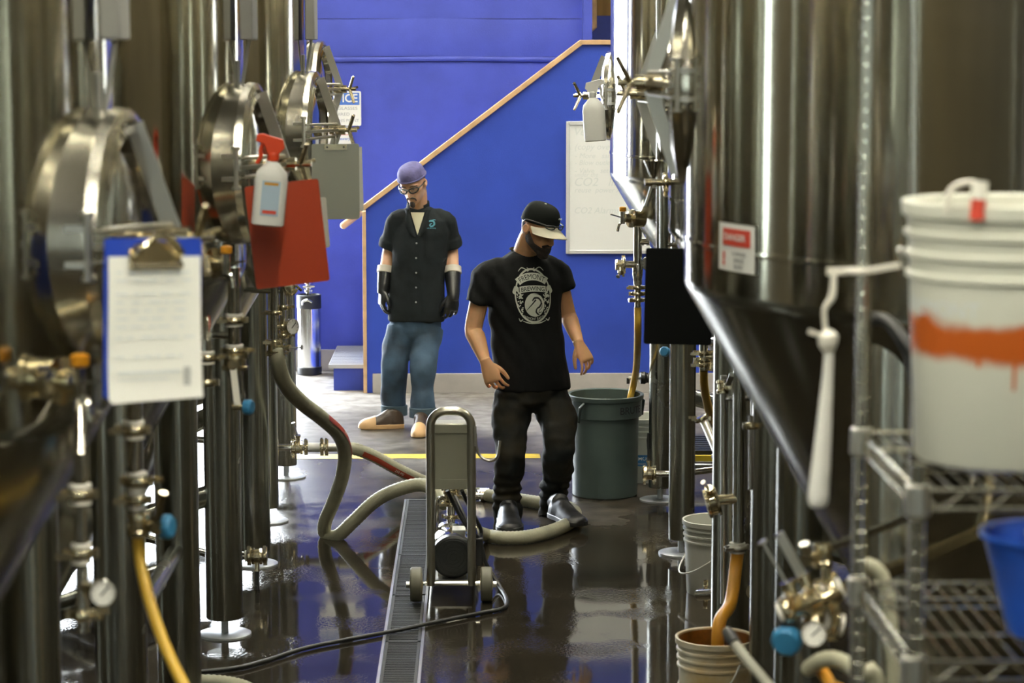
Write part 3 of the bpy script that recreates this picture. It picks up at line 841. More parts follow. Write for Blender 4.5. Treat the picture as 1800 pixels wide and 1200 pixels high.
gauge(L1, P(180, 1042, D - .05), (0.35, -1, .15), .026)
# --- tank L2: sample valve, racking pipe, gauge-less second pipe with blue cap
sample_valve(L2, P(372, 462, 7.25), (0.8, -0.6, 0))
D = 7.35
pipe(L2, [P(411, 470, D), P(412, 660, D)], .0195)
pipe(L2, [P(412, 480, D), P(380, 474, D + .3)], .0195)
clamp(L2, P(411, 562, D), (0, 0, 1), .034, (-1, -.2, 0)); clamp(L2, P(412, 616, D), (0, 0, 1), .034, (1, -.3, 0))
valve(L2, P(413, 636, D), (0, 0, 1), (0.12, -.15, -1), .036, .12, hm='gasket_white')
pipe(L2, [P(425, 690, D), P(427, 720, D)], .010); pipe(L2, [P(408, 714, D), P(432, 714, D)], .012, 'steel_brass', name='cross_pipe'); cap_blue(L2, P(430, 715, D), (1, -.3, 0), .024)
pipe(L2, [P(423, 640, D), P(426, 700, D)], .006)
D = 7.1
pipe(L2, [P(363, 560, D + .1), P(364, 600, D), P(364, 680, D)], .0145); clamp(L2, P(364, 628, D), (0, 0, 1), .028, (1, -.2, 0)); clamp(L2, P(363, 672, D), (0, 0, 1), .028, (-1, 0, 0), gasket=False)
# --- tank L3: racking cluster with the grey hose and a gauge
D = 10.35
pipe(L3, [P(483, 470, D), P(484, 640, D)], .0195)
pipe(L3, [P(483, 500, D), P(455, 505, D + .25)], .0195)
for y, wv in ((497, (1, 0, 0)), (549, (-1, 0, 0)), (600, (-1, -.2, 0)), (622, (1, 0, 0))):
    clamp(L3, P(484, y, D), (0, 0, 1), .034, wv, gasket=False)
valve(L3, P(484, 611, D), (0, 0, 1), (0.9, -.3, .1), .034, .06)
pipe(L3, [P(484, 574, D), P(512, 574, D)], .017, 'steel_brass', name='gauge_stub'); clamp(L3, P(497, 574, D), (1, 0, 0), .028, (0, 0, 1), gasket=False)
gauge(L3, P(514, 574, D - .02), (0.75, -1, .1), .034)
pipe(L3, [P(497, 500, D), P(498, 600, D)], .012); clamp(L3, P(498, 540, D), (0, 0, 1), .024, (1, 0, 0), gasket=False); clamp(L3, P(499, 590, D), (0, 0, 1), .024, (1, 0, 0), gasket=False)
pipe(L3, [P(508, 500, D), P(508, 520, D)], .014, 'steel_brass', name='upper_stub'); clamp(L3, P(508, 503, D - .02), (0.7, -1, .2), .03, (1, 0, -1), gasket=False)
# low outlet of L3 with a black-handled valve, beside the leg
D = 10.9
pipe(L3, [V((-1.8, 10.72, .36)), P(380, 977, D + .05), P(452, 977, D)], .019)
clamp(L3, P(438, 977, D), (1, 0, 0), .032, (0, 0, 1)); valve(L3, P(452, 977, D), (1, 0, 0), (0, -.15, -1), .034, .16, hm='black_rubber', grip='black_rubber'); clamp(L3, P(466, 977, D), (1, 0, 0), .032, (0, 0, 1), gasket=False)
# --- tank L4 outlet with sight glass; hose joins it
D = 12.9
pipe(L4, [V((-1.8, 13.1, .36)), P(478, 786, D), P(600, 786, D)], .019)
for x, g_ in ((486, 0), (515, 1), (538, 0), (566, 1), (574, 0)):
    clamp(L4, P(x, 786, D), (1, 0, 0), .034 if x != 538 else .030, (0, 0, 1) if x > 520 else (0, -.3, -1), gasket=False)
valve(L4, P(524, 786, D), (1, 0, 0), (-.3, -.2, 1), .034, .08)
MB().cyl(P(542, 786, D), P(562, 786, D), .026, n=20).build('sight_glass', 'white_plastic', L4)
MB().tube([P(574, 786, D), P(600, 786, D)], .024, 16).build('hose_tail', 'steel_satin', L4)
# --- tank R3: sample valve, drop pipe with gauge and yellow hose
sample_valve(R3, P(1112, 384, 12.0), (-0.85, -0.5, 0.1))
D = 12.35
pipe(R3, [P(1121, 395, D), P(1121, 500, D)], [.022, .022]); MB().lathe([(.022, 0), (.027, -.02), (.027, -.06), (.022, -.09), (.018, -.10)], P(1121, 462, D), (0, 0, 1), 20).build('reducer', 'steel_polished', R3)
pipe(R3, [P(1121, 465, D), P(1096, 464, D)], .019, name='side_stub'); clamp(R3, P(1096, 464, D), (1, 0, 0), .036, (0, -.4, -1), gasket=False); valve(R3, P(1090, 465, D), (1, 0, 0), (-.3, -.5, -.4), .026, .035)
gauge(R3, P(1139, 463, D - .02), (-.6, -1, .1), .036)
for y, wv in ((505, (-1, 0, 0)), (516, (1, 0, 0)), (527, (-1, -.3, 0))):
    clamp(R3, P(1121, y, D), (0, 0, 1), .036, wv, gasket=False)
pipe(R3, [P(1121, 500, D), P(1121, 540, D)], .016)
# sticker on the R3 cone
def surf_patch(root, z0, z1, a0, a1, zs=1.83, R=1.05, off=.004):
    def fn(u, v):
        z = z0 + (z1 - z0) * v; t_ = math.radians(a0 + (a1 - a0) * u)
        rr = (R if z > zs else R - (zs - z) * math.tan(math.radians(30)) - .008) + off
        sd = 1 if root.location.x < 0 else -1
        return V((root.location.x + sd * rr * math.cos(t_), root.location.y - rr * math.sin(t_), z))
    return fn
MB().grid(surf_patch(R3, 1.36, 1.62, 12, 22), 8, 8).build('cone_sticker', 'label_paleblue', R3)
MB().grid(surf_patch(R3, 1.44, 1.49, 17.5, 21.5, off=.006), 6, 4).build('sticker_panel', 'sign_red', R3)
MB().grid(surf_patch(R3, 1.365, 1.435, 17.5, 21.5, off=.006), 6, 4).build('sticker_text_panel', 'paper', R3)
# lower outlet valve of R3 by the bin
D = 12.75
pipe(R3, [V((1.73, 12.32, .36)), P(1200, 832, D), P(1134, 832, D)], .017); clamp(R3, P(1150, 832, D), (1, 0, 0), .032, (0, -.3, -1), gasket=False); valve(R3, P(1141, 832, D), (1, 0, 0), (0, .1, 1), .034, .15, hm='black_rubber', grip='black_rubber'); clamp(R3, P(1133, 832, D), (1, 0, 0), .032, (0, -.4, -1), gasket=False)
# black-knobbed fitting behind on the leg of R3
pipe(R3, [P(1105, 664, 13.4), P(1140, 664, 13.4)], .010, 'steel_satin', name='drain_cock')
MB().lathe([(.014, 0), (.034, .006), (.036, .03), (.028, .04), (.028, .05)], P(1124, 664, 13.4), (1, 0, 0), 20).build('cock_body', 'black_plastic', R3)
MB().tube([P(1104, 664, 13.4), P(1104, 674, 13.4)], .009, 10).build('cock_spout', 'black_plastic', R3)
# --- tank R2: drop pipes seen under the black clipboard
D = 10.2
pipe(R2, [P(1237, 560, D), P(1237, 650, D)], .019); pipe(R2, [P(1237, 600, D), P(1290, 596, D - .3)], .019)
for y in (620, 632, 640):
    clamp(R2, P(1237, y, D), (0, 0, 1), .034, (-1, 0, 0) if y != 632 else (1, 0, 0), gasket=False)
valve(R2, P(1250, 626, D), (1, 0, 0), (.6, -.3, -.6), .026, .05, hm='black_rubber')
cap_blue(R2, P(1170, 618, D), (-.4, -1, .2), .022)
D = 8.75
pipe(R2, [P(1299, 640, D), P(1298, 965, D)], .021, 'steel_leg'); clamp(R2, P(1296, 962, D), (0, 0, 1), .036, (-1, -.3, 0), m='steel_satin')
valve(R2, P(1252, 882, D), (1, 0, .3), (-.4, -.5, .5), .05, .05); pipe(R2, [P(1252, 880, D), P(1298, 876, D)], .02, 'steel_brass', name='side_stub')
pipe(R2, [P(1272, 660, D + .2), P(1272, 1060, D + .2)], .012, 'steel_satin', name='conduit'); pipe(R2, [P(1326, 700, D - .2), P(1326, 1080, D - .2)], .014, 'steel_satin', name='conduit')
valve(R2, P(1270, 680, D + .1), (0, .2, 1), (.2, -.6, .8), .02, .06)
pipe(R2, [P(1238, 740, 10.1), P(1262, 795, 9.9)], .02, 'steel_satin', name='sloping_pipe'); clamp(R2, P(1262, 797, 9.9), (.5, 0, -1), .026, (0, -1, 0), gasket=False); clamp(R2, P(1233, 735, 10.1), (.5, 0, -1), .03, (-1, 0, 0), gasket=False)
pipe(R2, [P(1320, 730, 7.6), P(1320, 860, 7.6)], .008, name='thin_pipe'); clamp(R2, P(1321, 748, 7.6), (0, 0, 1), .02, (1, 0, 0), gasket=False)
pipe(R2, [P(1230, 1045, 9.9), P(1320, 1040, 9.6)], .026, 'steel_polished', name='outlet_pipe'); clamp(R2, P(1240, 1045, 9.9), (1, -.1, 0), .05, (0, -.2, 1), gasket=False); clamp(R2, P(1262, 1045, 9.85), (1, -.1, 0), .045, (0, -.2, 1), gasket=False)
pipe(R2, [P(1218, 820, 13.5), P(1262, 820, 13.5)], .03, 'steel_polished', name='cross_pipe')
# --- tank R1: manifold of valves and gauge low in front of its cone, upright pipe
D = 4.75
pipe(R1, [P(1390, 1075, D), P(1475, 1040, D), P(1560, 1000, D + .6)], .016, 'steel_brass', 6, 'manifold')
for x, y in ((1385, 1072), (1420, 1062), (1440, 1050), (1465, 1038)):
    clamp(R1, P(x, y, D), (1, -.1, .45), .027, (0, -.3, 1) if x < 1440 else (0, -.5, -1))
valve(R1, P(1403, 1068, D), (1, 0, .45), (-.6, .1, 1), .022, .10); valve(R1, P(1430, 1056, D), (1, 0, .45), (-.55, .1, 1), .022, .10)
gauge(R1, P(1431, 1114, D - .06), (-.25, -1, .3), .027)
pipe(R1, [P(1431, 1060, D), P(1433, 1110, D - .03)], .012, 'steel_brass', name='gauge_stub'); clamp(R1, P(1465, 1095, D), (1, 0, -.2), .028, (0, -.4, 1))
cap_blue(R1, P(1386, 1120, D), (-.4, -1, -.3), .032); pipe(R1, [P(1386, 1075, D), P(1386, 1118, D)], .02, 'black_plastic', name='handle_stub')
pipe(R1, [P(1450, 960, D), P(1455, 1040, D)], .010, 'steel_brass', name='bleed_pipe'); valve(R1, P(1446, 975, D), (0, 0, 1), (-.3, -.3, 1), .018, .035)
pipe(R1, [P(1606, -40, 4.72), P(1606, 900, 4.72)], .008, 'steel_polished', name='upright_pipe')
# danger sticker on R1 body
def r1_patch(px0, px1, py0, py1, off=.003):
    root = R1; Rr = 1.06
    def hit(px, py):
        d = ray(px, py); o = CAM - V((root.location.x, root.location.y, 0))
        A = d.x ** 2 + d.y ** 2; B = 2 * (o.x * d.x + o.y * d.y); C = o.x ** 2 + o.y ** 2 - Rr ** 2
        t_ = (-B - math.sqrt(max(0, B * B - 4 * A * C))) / (2 * A)
        return CAM + d * t_
    pa, pb = hit((px0 + px1) / 2 - (px1 - px0) / 2, (py0 + py1) / 2), hit(px1, (py0 + py1) / 2)
    ta = math.atan2(-(pa.y - root.location.y), -(pa.x - root.location.x)); tb = math.atan2(-(pb.y - root.location.y), -(pb.x - root.location.x))
    z1_, z0_ = hit((px0 + px1) / 2, py0).z, hit((px0 + px1) / 2, py1).z
    def fn(u, v):
        t_ = ta + (tb - ta) * u
        return V((root.location.x - (Rr + off) * math.cos(t_), root.location.y - (Rr + off) * math.sin(t_), z0_ + (z1_ - z0_) * v))
    return fn
MB().grid(r1_patch(1266, 1329, 394, 478), 8, 4).build('danger_sticker', 'paper', R1)
MB().grid(r1_patch(1274, 1322, 403, 433, .005), 6, 3).build('sticker_red_panel', 'sign_red', R1)
def patch_text(txt, fn, size, wd, hgt, mname, root, cx_=.5, cy_=.5, bold=0):
    pts, fs = text_geo(txt, 1.0, bold)
    x0 = min(p[0] for p in pts); x1 = max(p[0] for p in pts); y0 = min(p[1] for p in pts); y1 = max(p[1] for p in pts)
    MB().add([fn(cx_ + ((p[0] - (x0 + x1) / 2) / (x1 - x0)) * wd, cy_ + ((p[1] - (y0 + y1) / 2) / (y1 - y0)) * hgt) for p in pts], fs).build('lettering', mname, root)
fn6 = r1_patch(1266, 1329, 394, 478, .0065)
patch_text('DANGER', fn6, 1, .58, .14, 'paper', R1, .5, .72, .02)
patch_text('CONFINED', fn6, 1, .38, .08, 'ink_black', R1, .62, .38, .01)
patch_text('SPACE', fn6, 1, .26, .09, 'ink_black', R1, .62, .24, .01)
patch_text('ENTRY', fn6, 1, .24, .08, 'ink_black', R1, .62, .11, .01)
patch_text('!', fn6, 1, .07, .30, 'sign_red', R1, .2, .26, .06)

# funnel cup, cross valve and thin upright on R2 beside the aisle
D = 8.55
MB().lathe([(.010, 0), (.012, .004), (.034, .055), (.036, .060), (.033, .058), (.010, .010)], P(1149, 312, D), (0, 0, 1), 28, caps=False).build('funnel_cup', 'steel_polished', R2)
pipe(R2, [P(1149, 316, D), P(1150, 330, D)], .010, 'steel_satin', name='cup_stem'); pipe(R2, [P(1133, 321, D), P(1178, 320, D)], .013, 'steel_brass', name='cross_pipe'); clamp(R2, P(1170, 320, D), (1, 0, 0), .024, (0, -.4, -1), gasket=False)
pipe(R2, [P(1148, 325, D), P(1136, 362, D)], .008, 'steel_polished', name='lever_rod')
pipe(R2, [P(1158, -40, 9.0), P(1158, 440, 9.0)], .0095, 'steel_polished', name='upright_pipe'); pipe(R2, [P(1167, 320, 8.9), P(1167, 440, 8.9)], .016, 'steel_leg', name='upright_pipe')

# short stubs that carry the drop pipes from the vessels
def stub(root, p, r=.014, m='steel_polished'):
    p = V(p); ax_ = V((root.location.x, root.location.y, p.z)); d_ = (ax_ - p)
    pipe(root, [p, p + d_ * .55], r, m, name='branch_pipe')
stub(L1, P(140, 640, 4.72), .013); stub(L2, P(363, 575, 7.17), .0145); stub(L2, P(412, 590, 7.35), .012); stub(L3, P(497, 512, 10.35), .012); stub(L3, P(508, 512, 10.35), .012)
stub(R3, P(1121, 425, 12.35), .019); stub(R2, P(1237, 575, 10.2), .017); stub(R2, P(1299, 655, 8.75), .019); stub(R2, P(1158, 430, 9.0), .009); stub(R2, P(1272, 700, 8.95), .010); stub(R2, P(1326, 720, 8.55), .010)
stub(R2, P(1178, 320, 8.55), .011); stub(R1, P(1475, 1040, 4.75), .018, 'steel_brass'); stub(R1, P(1450, 965, 4.75), .009)
# ------------------------------------------------------------------ hoses
def hose_geo(pts, r, seg=0.008, amp=0.0018):
    path = spline(pts, 14)
    out = [path[0]]; acc = 0.0
    for a_, b_ in zip(path[:-1], path[1:]):
        d_ = (b_ - a_); L_ = d_.length; pos = seg - acc
        while pos < L_:
            out.append(a_ + d_ * (pos / L_)); pos += seg
        acc = L_ - (pos - seg)
    rs = [r + (amp if i % 2 else -amp) for i in range(len(out))]
    return out, rs
def hose(name, label, cat, pts, r, m, stripe=None, n=16, amp=0.0014, seg=0.011, group='hoses on the brewery floor', ends=()):
    root = thing(name, label, cat, pts[0], group)
    path, rs = hose_geo(pts, r, seg, amp)
    MB().tube(path, rs, n).build('hose_wall', m, root, ang=80)
    if stripe:
        f0, f1, side = stripe
        i0, i1 = int(len(path) * f0), int(len(path) * f1)
        b = MB(); prev = None; vs_ = []; fs = []
        for i in range(i0, i1):
            t_ = (path[min(i + 1, len(path) - 1)] - path[max(i - 1, 0)]).normalized()
            sd = V(side); sd = (sd - t_ * sd.dot(t_)).normalized(); q = t_.cross(sd)
            for k in (-.38, 0, .38):
                dv = sd * math.cos(k) + q * math.sin(k); vs_.append(path[i] + dv * (r + .0030))
        m_ = (len(vs_) // 3)
        for i in range(m_ - 1):
            for k in range(2):
                fs.append((i * 3 + k, i * 3 + k + 1, i * 3 + k + 4, i * 3 + k + 3))
        b.add(vs_, fs).build('printed_stripe', 'hose_red', root)
        im = int(i0 + (i1 - i0) * .55); t_ = (path[im + 4] - path[im - 4]).normalized()
        if t_.x < 0: t_ = -t_
        sd = V(side); sd = (sd - t_ * sd.dot(t_)).normalized()
        lettering(MB(), [('250 PSI', .020, 0, 0, .01)], frame(path[im] + sd * (r + .0045), t_, sd.cross(t_))).build('lettering', 'paper', root)
    for p_, ax in ends:
        e = MB(); e.lathe([(r * .8, -.03), (r * 1.16, -.028), (r * 1.16, .018), (r * .85, .022), (r * .85, .045), (r * 1.25, .047), (r * 1.25, .058)], p_, ax, 24); e.build('coupling', 'steel_polished', root)
    return root
HR = 0.034
hose('transfer_hose', 'pale grey hose hanging in an S-curve from a tank valve down to the floor', 'hose',
     [P(487, 612, 10.35), P(489, 640, 10.35), P(502, 676, 10.45), P(530, 707, 10.8), P(566, 735, 11.2), P(595, 763, 11.5), P(606, 795, 11.7), P(602, 835, 11.8), P(587, 880, 11.9), P(572, 915, 12.0),
      P(572, 938, 12.05), P(592, 942, 12.0), P(622, 915, 11.95), P(660, 880, 11.9), P(700, 860, 11.85), P(742, 852, 11.8), P(772, 868, 11.7), P(781, 888, 11.6)], HR, 'hose_grey', (0.33, 0.52, (1, -.2, .2)))
hose('transfer_hose', 'grey hose with red print running from the tank outlet sight glass behind the pump cart', 'hose',
     [P(594, 786, 12.9), P(625, 789, 12.9), P(660, 803, 12.95), P(700, 825, 13.0), P(745, 846, 13.1), P(790, 860, 13.2), P(846, 868, 13.2)], HR, 'hose_grey', (0.15, 0.62, (-.1, -1, -.1)))
hose('transfer_hose', 'grey hose looping around the boots of the man in the black T-shirt', 'hose',
     [G(850, 869, HR), G(900, 876, HR), G(955, 884, HR), G(990, 889, HR), G(1010, 899, HR), G(1007, 914, HR), G(975, 931, HR), G(928, 943, HR), G(885, 945, HR), P(852, 940, 11.9), P(832, 932, 11.5)], HR, 'hose_grey',
     ends=((G(850, 869, HR), (-1, 0, 0)),))
hose('drain_hose', 'yellow hose hanging into the grey-green bin', 'hose', [P(1121, 540, 12.35), P(1121, 590, 12.4), P(1119, 640, 12.95), P(1115, 668, 13.26), P(1108, 700, 13.29), P(1100, 745, 13.3)], .019, 'hose_yellow', amp=0, group='yellow drain hoses')
hose('drain_hose', 'yellow hose curving down behind the tank leg under the black clipboard', 'hose', [P(1237, 650, 10.2), P(1238, 680, 10.25), P(1246, 720, 10.4), P(1262, 765, 10.6), P(1285, 800, 10.8)], .018, 'hose_yellow', amp=0, group='yellow drain hoses')
hose('drain_hose', 'orange hose dropping into the bucket of brown slurry', 'hose', [P(1297, 966, 8.75), P(1293, 1000, 8.75), P(1284, 1060, 8.66), V((.878, 8.57, .40)), V((.87, 8.55, .262))], .024, 'hose_orange', amp=0, group='yellow drain hoses')
hose('drain_hose', 'yellow hose at the lower left edge hanging from the nearest tank', 'hose', [P(243, 938, 5.0), P(246, 985, 5.0), P(262, 1055, 4.95), P(292, 1140, 4.9), P(335, 1230, 4.85), P(380, 1330, 4.9), V((-.46, 4.88, .5)), V((-.50, 4.80, .06)), V((-.62, 4.66, .014)), V((-.95, 4.4, .014))], .0125, 'hose_yellow', amp=0, group='yellow drain hoses')
hose('transfer_hose', 'pale hose end crossing the lower left corner near the leg plate', 'hose', [G(240, 1240, .03), G(320, 1204, .03), G(380, 1199, .03), G(440, 1214, .03), G(480, 1260, .03), G(470, 1330, .03)], .029, 'hose_grey', group='hoses on the brewery floor')
hose('transfer_hose', 'grey hose arching over at the lower right in front of the wire shelf', 'hose', [P(1506, 996, 4.3), P(1526, 992, 4.3), P(1550, 1012, 4.3), P(1562, 1060, 4.3), P(1567, 1130, 4.3), P(1570, 1260, 4.3), V((.75, 4.3, .5)), V((.74, 4.26, .05)), V((.66, 4.2, .015)), V((.4, 4.1, .015))], .0135, 'hose_grey', amp=.0006)
hose('transfer_hose', 'pale hose bending out of the lower right corner beside an orange tube', 'hose', [P(1420, 1176, 4.6), P(1445, 1160, 4.55), P(1475, 1160, 4.5), P(1510, 1185, 4.4), P(1540, 1240, 4.4), V((.72, 4.45, .6)), V((.70, 4.42, .06)), V((.6, 4.4, .017)), V((.3, 4.4, .017))], .0155, 'hose_grey', amp=.0006)
hose('drain_hose', 'short orange tube at the lower right below the gauge', 'hose', [P(1432, 1165, 4.65), P(1446, 1180, 4.6), P(1462, 1210, 4.55), P(1475, 1260, 4.55), V((.66, 4.6, .6)), V((.62, 4.6, .05)), V((.5, 4.62, .013)), V((.25, 4.7, .013))], .012, 'hose_orange', amp=0, group='yellow drain hoses')
# grey wand with dark tip
wd = thing('spray_wand', 'grey wand with a dark tip seen in front of the slurry bucket', 'wand', P(1340, 1190, 5.3), None)
MB().tube([P(1290, 1128, 5.4), P(1312, 1158, 5.35), P(1340, 1190, 5.3), P(1400, 1262, 5.2), P(1500, 1382, 5.05), V((1.0, 4.6, .013))], .0125, 14, 5).build('wand_tube', 'hose_rib', wd)
MB().tube([P(1277, 1108, 5.44), P(1284, 1119, 5.42), P(1293, 1132, 5.39)], [.012, .0165, .015], 14).build('wand_tip', 'black_rubber', wd)

# power cable of the pump
cb = hose('power_cable', 'black power cable snaking from the pump cart across the drain', 'cable',
          [P(800, 872, 10.95), P(815, 905, 10.85), P(826, 930, 10.85), P(846, 960, 10.9), P(852, 985, 10.9), P(860, 1000, 10.9), G(878, 1030, .02), G(890, 1052, .012), G(886, 1068, .012), G(850, 1076, .012),
           G(780, 1090, .012), G(700, 1107, .012), G(620, 1122, .012), G(540, 1138, .012), G(470, 1160, .012), G(420, 1173, .012), G(380, 1178, .012), G(330, 1182, .012)], .009, 'black_rubber', amp=0, seg=.03, group=None)

# ------------------------------------------------------------------ pump cart
CD = 10.62
pc = thing('pump_cart', 'steel two-wheeled pump cart with grey control box and black motor', 'pump', G(790, 1060))
fx0, fx1 = P(757, 900, CD).x, P(829, 900, CD).x
zt = P(790, 722, CD).z
xm = (fx0 + fx1) / 2
fr = .0195
pts = [V((fx0, CD, .075)), V((fx0, CD, zt - .085))]
for k in range(1, 9):
    t_ = pi - pi / 2 * k / 8
    pts.append(V((fx0 + .07 + .07 * math.cos(t_), CD, zt - .07 + .07 * math.sin(t_))))
for k in range(0, 9):
    t_ = pi / 2 - pi / 2 * k / 8
    pts.append(V((fx1 - .07 + .07 * math.cos(t_), CD, zt - .07 + .07 * math.sin(t_))))
pts += [V((fx1, CD, .075))]
MB().tube(pts, fr, 20).build('handle_frame', 'cart_steel', pc)
for x in (fx0, fx1):
    MB().tube([V((x, CD, .095)), V((x, CD + .12, .085)), V((x, CD + .75, .085))], .017, 16).build('base_rail', 'cart_steel', pc)
MB().cyl((fx0 - .05, CD, .085), (fx1 + .05, CD, .085), .010, n=14).build('axle', 'steel_polished', pc)
a = MB(); a.box((xm, CD + .40, .062), (fx1 - fx0, .50, .010)); a.build('deck', 'steel_satin', pc)
for sx, x in ((-1, fx0 - .066), (1, fx1 + .066)):
    wl = MB(); wl.lathe([(.05, -.026), (.072, -.026), (.078, -.020), (.079, 0), (.078, .020), (.072, .026), (.05, .026)], (x, CD, .080), (1, 0, 0), 40); wo = wl.build('wheel', 'wheel_grey', pc)
    hb = MB(); hb.lathe([(.012, -.030), (.045, -.024), (.05, -.0265), (.05, .0265), (.045, .024), (.012, .030)], (x, CD, .080), (1, 0, 0), 28); hb.build('wheel_hub', 'bucket_stained', wo)
    hb = MB(); hb.cyl((x + sx * .028, CD, .08), (x + sx * .045, CD, .08), .014, n=12); hb.build('axle_nut', 'steel_satin', wo)
a = MB(); zb0, zb1 = P(790, 860, CD).z, P(790, 745, CD).z
a.box((xm, CD + .07, (zb0 + zb1) / 2), (fx1 - fx0 - .03, .12, zb1 - zb0)); cbx = a.build('control_box', 'cart_box', pc, bevel=.006)
a = MB(); a.box((xm, CD + .004, zb1 - .022), (fx1 - fx0 - .022, .014, .042)); a.build('box_lid', 'cart_box', cbx, bevel=.003)
a = MB(); a.box((xm, CD + .008, zb0 + .022), (fx1 - fx0 - .026, .006, .044)); a.build('box_flange', 'cart_box', cbx)
for sx in (-1, 1):
    for z in (zb0 + .07, zb1 - .07):
        a = MB(); a.ball((xm + sx * .075, CD + .009, z), (.004, .003, .004), 8, 6); a.build('screw', 'steel_polished', cbx)
a = MB(); q = P(836, 785, CD)
a.tube([q + V((0, 0, .06)), q + V((.004, 0, 0)), q + V((.02, 0, -.04)), q + V((.06, -.01, -.062)), q + V((.095, -.02, -.045)), q + V((.105, -.022, .0)), q + V((.108, -.022, .03))], .0065, 10, 6); a.box(q + V((-.002, 0, .05)), (.012, .03, .09)); a.build('cable_hook', 'steel_satin', pc)
# motor and pump head
mc = V((P(797, 985, CD + .14).x, CD + .14, .172)); ax = V((-.04, 1, 0)).normalized()
a = MB(); a.lathe([(.001, -.002), (.055, -.002), (.088, .0), (.098, .010), (.101, .05), (.097, .055)], mc, ax, 40); mo = a.build('motor_fan_cover', 'motor_black', pc)
a = MB()
for k in range(1, 6):
    a.torus(mc - ax * .003, ax, .016 * k, .0016, 28, 6)
a.build('fan_grille', 'black_rubber', mo)
a = MB(); a.lathe([(.094, .052), (.097, .058), (.097, .25), (.08, .26), (.05, .262), (.05, .31), (.095, .32), (.095, .38), (.05, .385)], mc, ax, 40); a.build('motor_body', 'steel_polished', pc)
a = MB(); a.box(mc + ax * .15 + V((.03, 0, .090)), (.06, .1, .03)); a.build('name_plate', 'paper', pc)
for s_ in (-1, 1):
    a = MB(); a.box(mc + ax * .16 + V((s_ * .05, 0, -.080)), (.03, .16, .05)); a.build('motor_foot', 'steel_satin', pc)

a = MB(); a.box(mc + V((.115, .05, .02)), (.04, .07, .13)); a.build('junction_box', 'black_plastic', pc, bevel=.006)
pd = mc + ax * .35
a = MB(); a.tube([pd + V((0, 0, .05)), pd + V((0, 0, .30))], .019, 16); a.build('inlet_pipe', 'steel_polished', pc)
for dz in (.12, .18, .25):
    clamp(pc, pd + V((0, 0, dz)), (0, 0, 1), .034, (1, -.3, 0) if dz != .18 else (-1, 0, 0), gasket=False)
valve(pc, pd + V((0, 0, .215)), (0, 0, 1), (.7, -.2, .4), .034, .07)
a = MB(); a.tube([pd + V((-.0, 0, .20)), pd + V((-.05, -.02, .21)), pd + V((-.065, -.03, .17)), pd + V((-.068, -.03, -.03))], .010, 10, 5); a.build('bypass_tube', 'steel_polished', pc)
a = MB(); a.tube([pd + V((.02, .02, .0)), pd + V((.10, .04, -.04)), P(832, 932, 11.5)], .022, 14, 4); a.build('outlet_pipe', 'steel_polished', pc); clamp(pc, P(834, 932, 11.52), (1, .1, -.1), .036, (0, -.2, 1), gasket=False)
for k, (q0, q1, q2) in enumerate(((P(786, 862, CD + .1), P(800, 890, CD + .12), P(823, 928, CD + .12)), (P(812, 862, CD + .1), P(822, 885, CD + .14), P(845, 930, CD + .2)))):
    a = MB(); a.tube([q0, q1, q2, mc + V((.115, .05, .08))], .009, 10, 6); a.build('motor_lead', 'black_rubber', pc)

# ------------------------------------------------------------------ bin, buckets, keg
bc = G(1063, 868)
bn = thing('round_bin', 'grey-green plastic bin with the yellow hose hanging into it', 'bin', bc)
R0, R1_, HB = .180, .198, .565
a = MB(); a.lathe([(R0 * .96, .0), (R0, .006), (R1_ - .012, HB - .125), (R1_ + .004, HB - .120), (R1_ + .006, HB - .03), (R1_ + .014, HB - .026), (R1_ + .016, HB - .004), (R1_ + .010, HB), (R1_ - .004, HB - .004), (R1_ - .012, HB - .10), (R0 - .014, .02), (.001, .018)], bc, (0, 0, 1), 64, caps=False)
a.build('bin_wall', 'can_green', bn)
a = MB(); a.lathe([(.001, .33), (R1_ - .022, .331)], bc, (0, 0, 1), 40, caps=False); a.build('murky_water', 'brown_goo', bn)
for ang_ in (218, 38):
    t_ = math.radians(ang_); u_ = V((math.cos(t_), math.sin(t_), 0)); s_ = V((-u_.y, u_.x, 0)); q = bc + u_ * (R1_ + .004)
    a = MB(); z0, z1 = HB - .13, HB - .035
    a.tube([q + s_ * .06 + V((0, 0, z1)), q + u_ * .028 + s_ * .058 + V((0, 0, z1 - .02)), q + u_ * .03 + s_ * .045 + V((0, 0, z0)), q + u_ * .03 - s_ * .045 + V((0, 0, z0)), q + u_ * .028 - s_ * .058 + V((0, 0, z1 - .02)), q - s_ * .06 + V((0, 0, z1))], .010, 10)
    a.build('handle', 'can_green', bn)
def ring_text(mb, txt, c, Rr, z, ang0, size, bold=0.0, slope=0.0):
    """text wrapped on an upright cylinder; ang0 = direction (deg) of the text centre"""
    pts, fs = text_geo(txt, size, bold)
    out = []
    for x, y in pts:
        t_ = math.radians(ang0) + x / Rr
        rr = Rr + slope * y
        out.append(V(c) + V((math.cos(t_) * rr, math.sin(t_) * rr, z + y)))
    mb.add(out, fs); return mb
ring_text(MB(), 'BRUTE', bc, R1_ + .0075, HB - .075, -47, .056, .012).build('lettering', 'ink_black', bn)

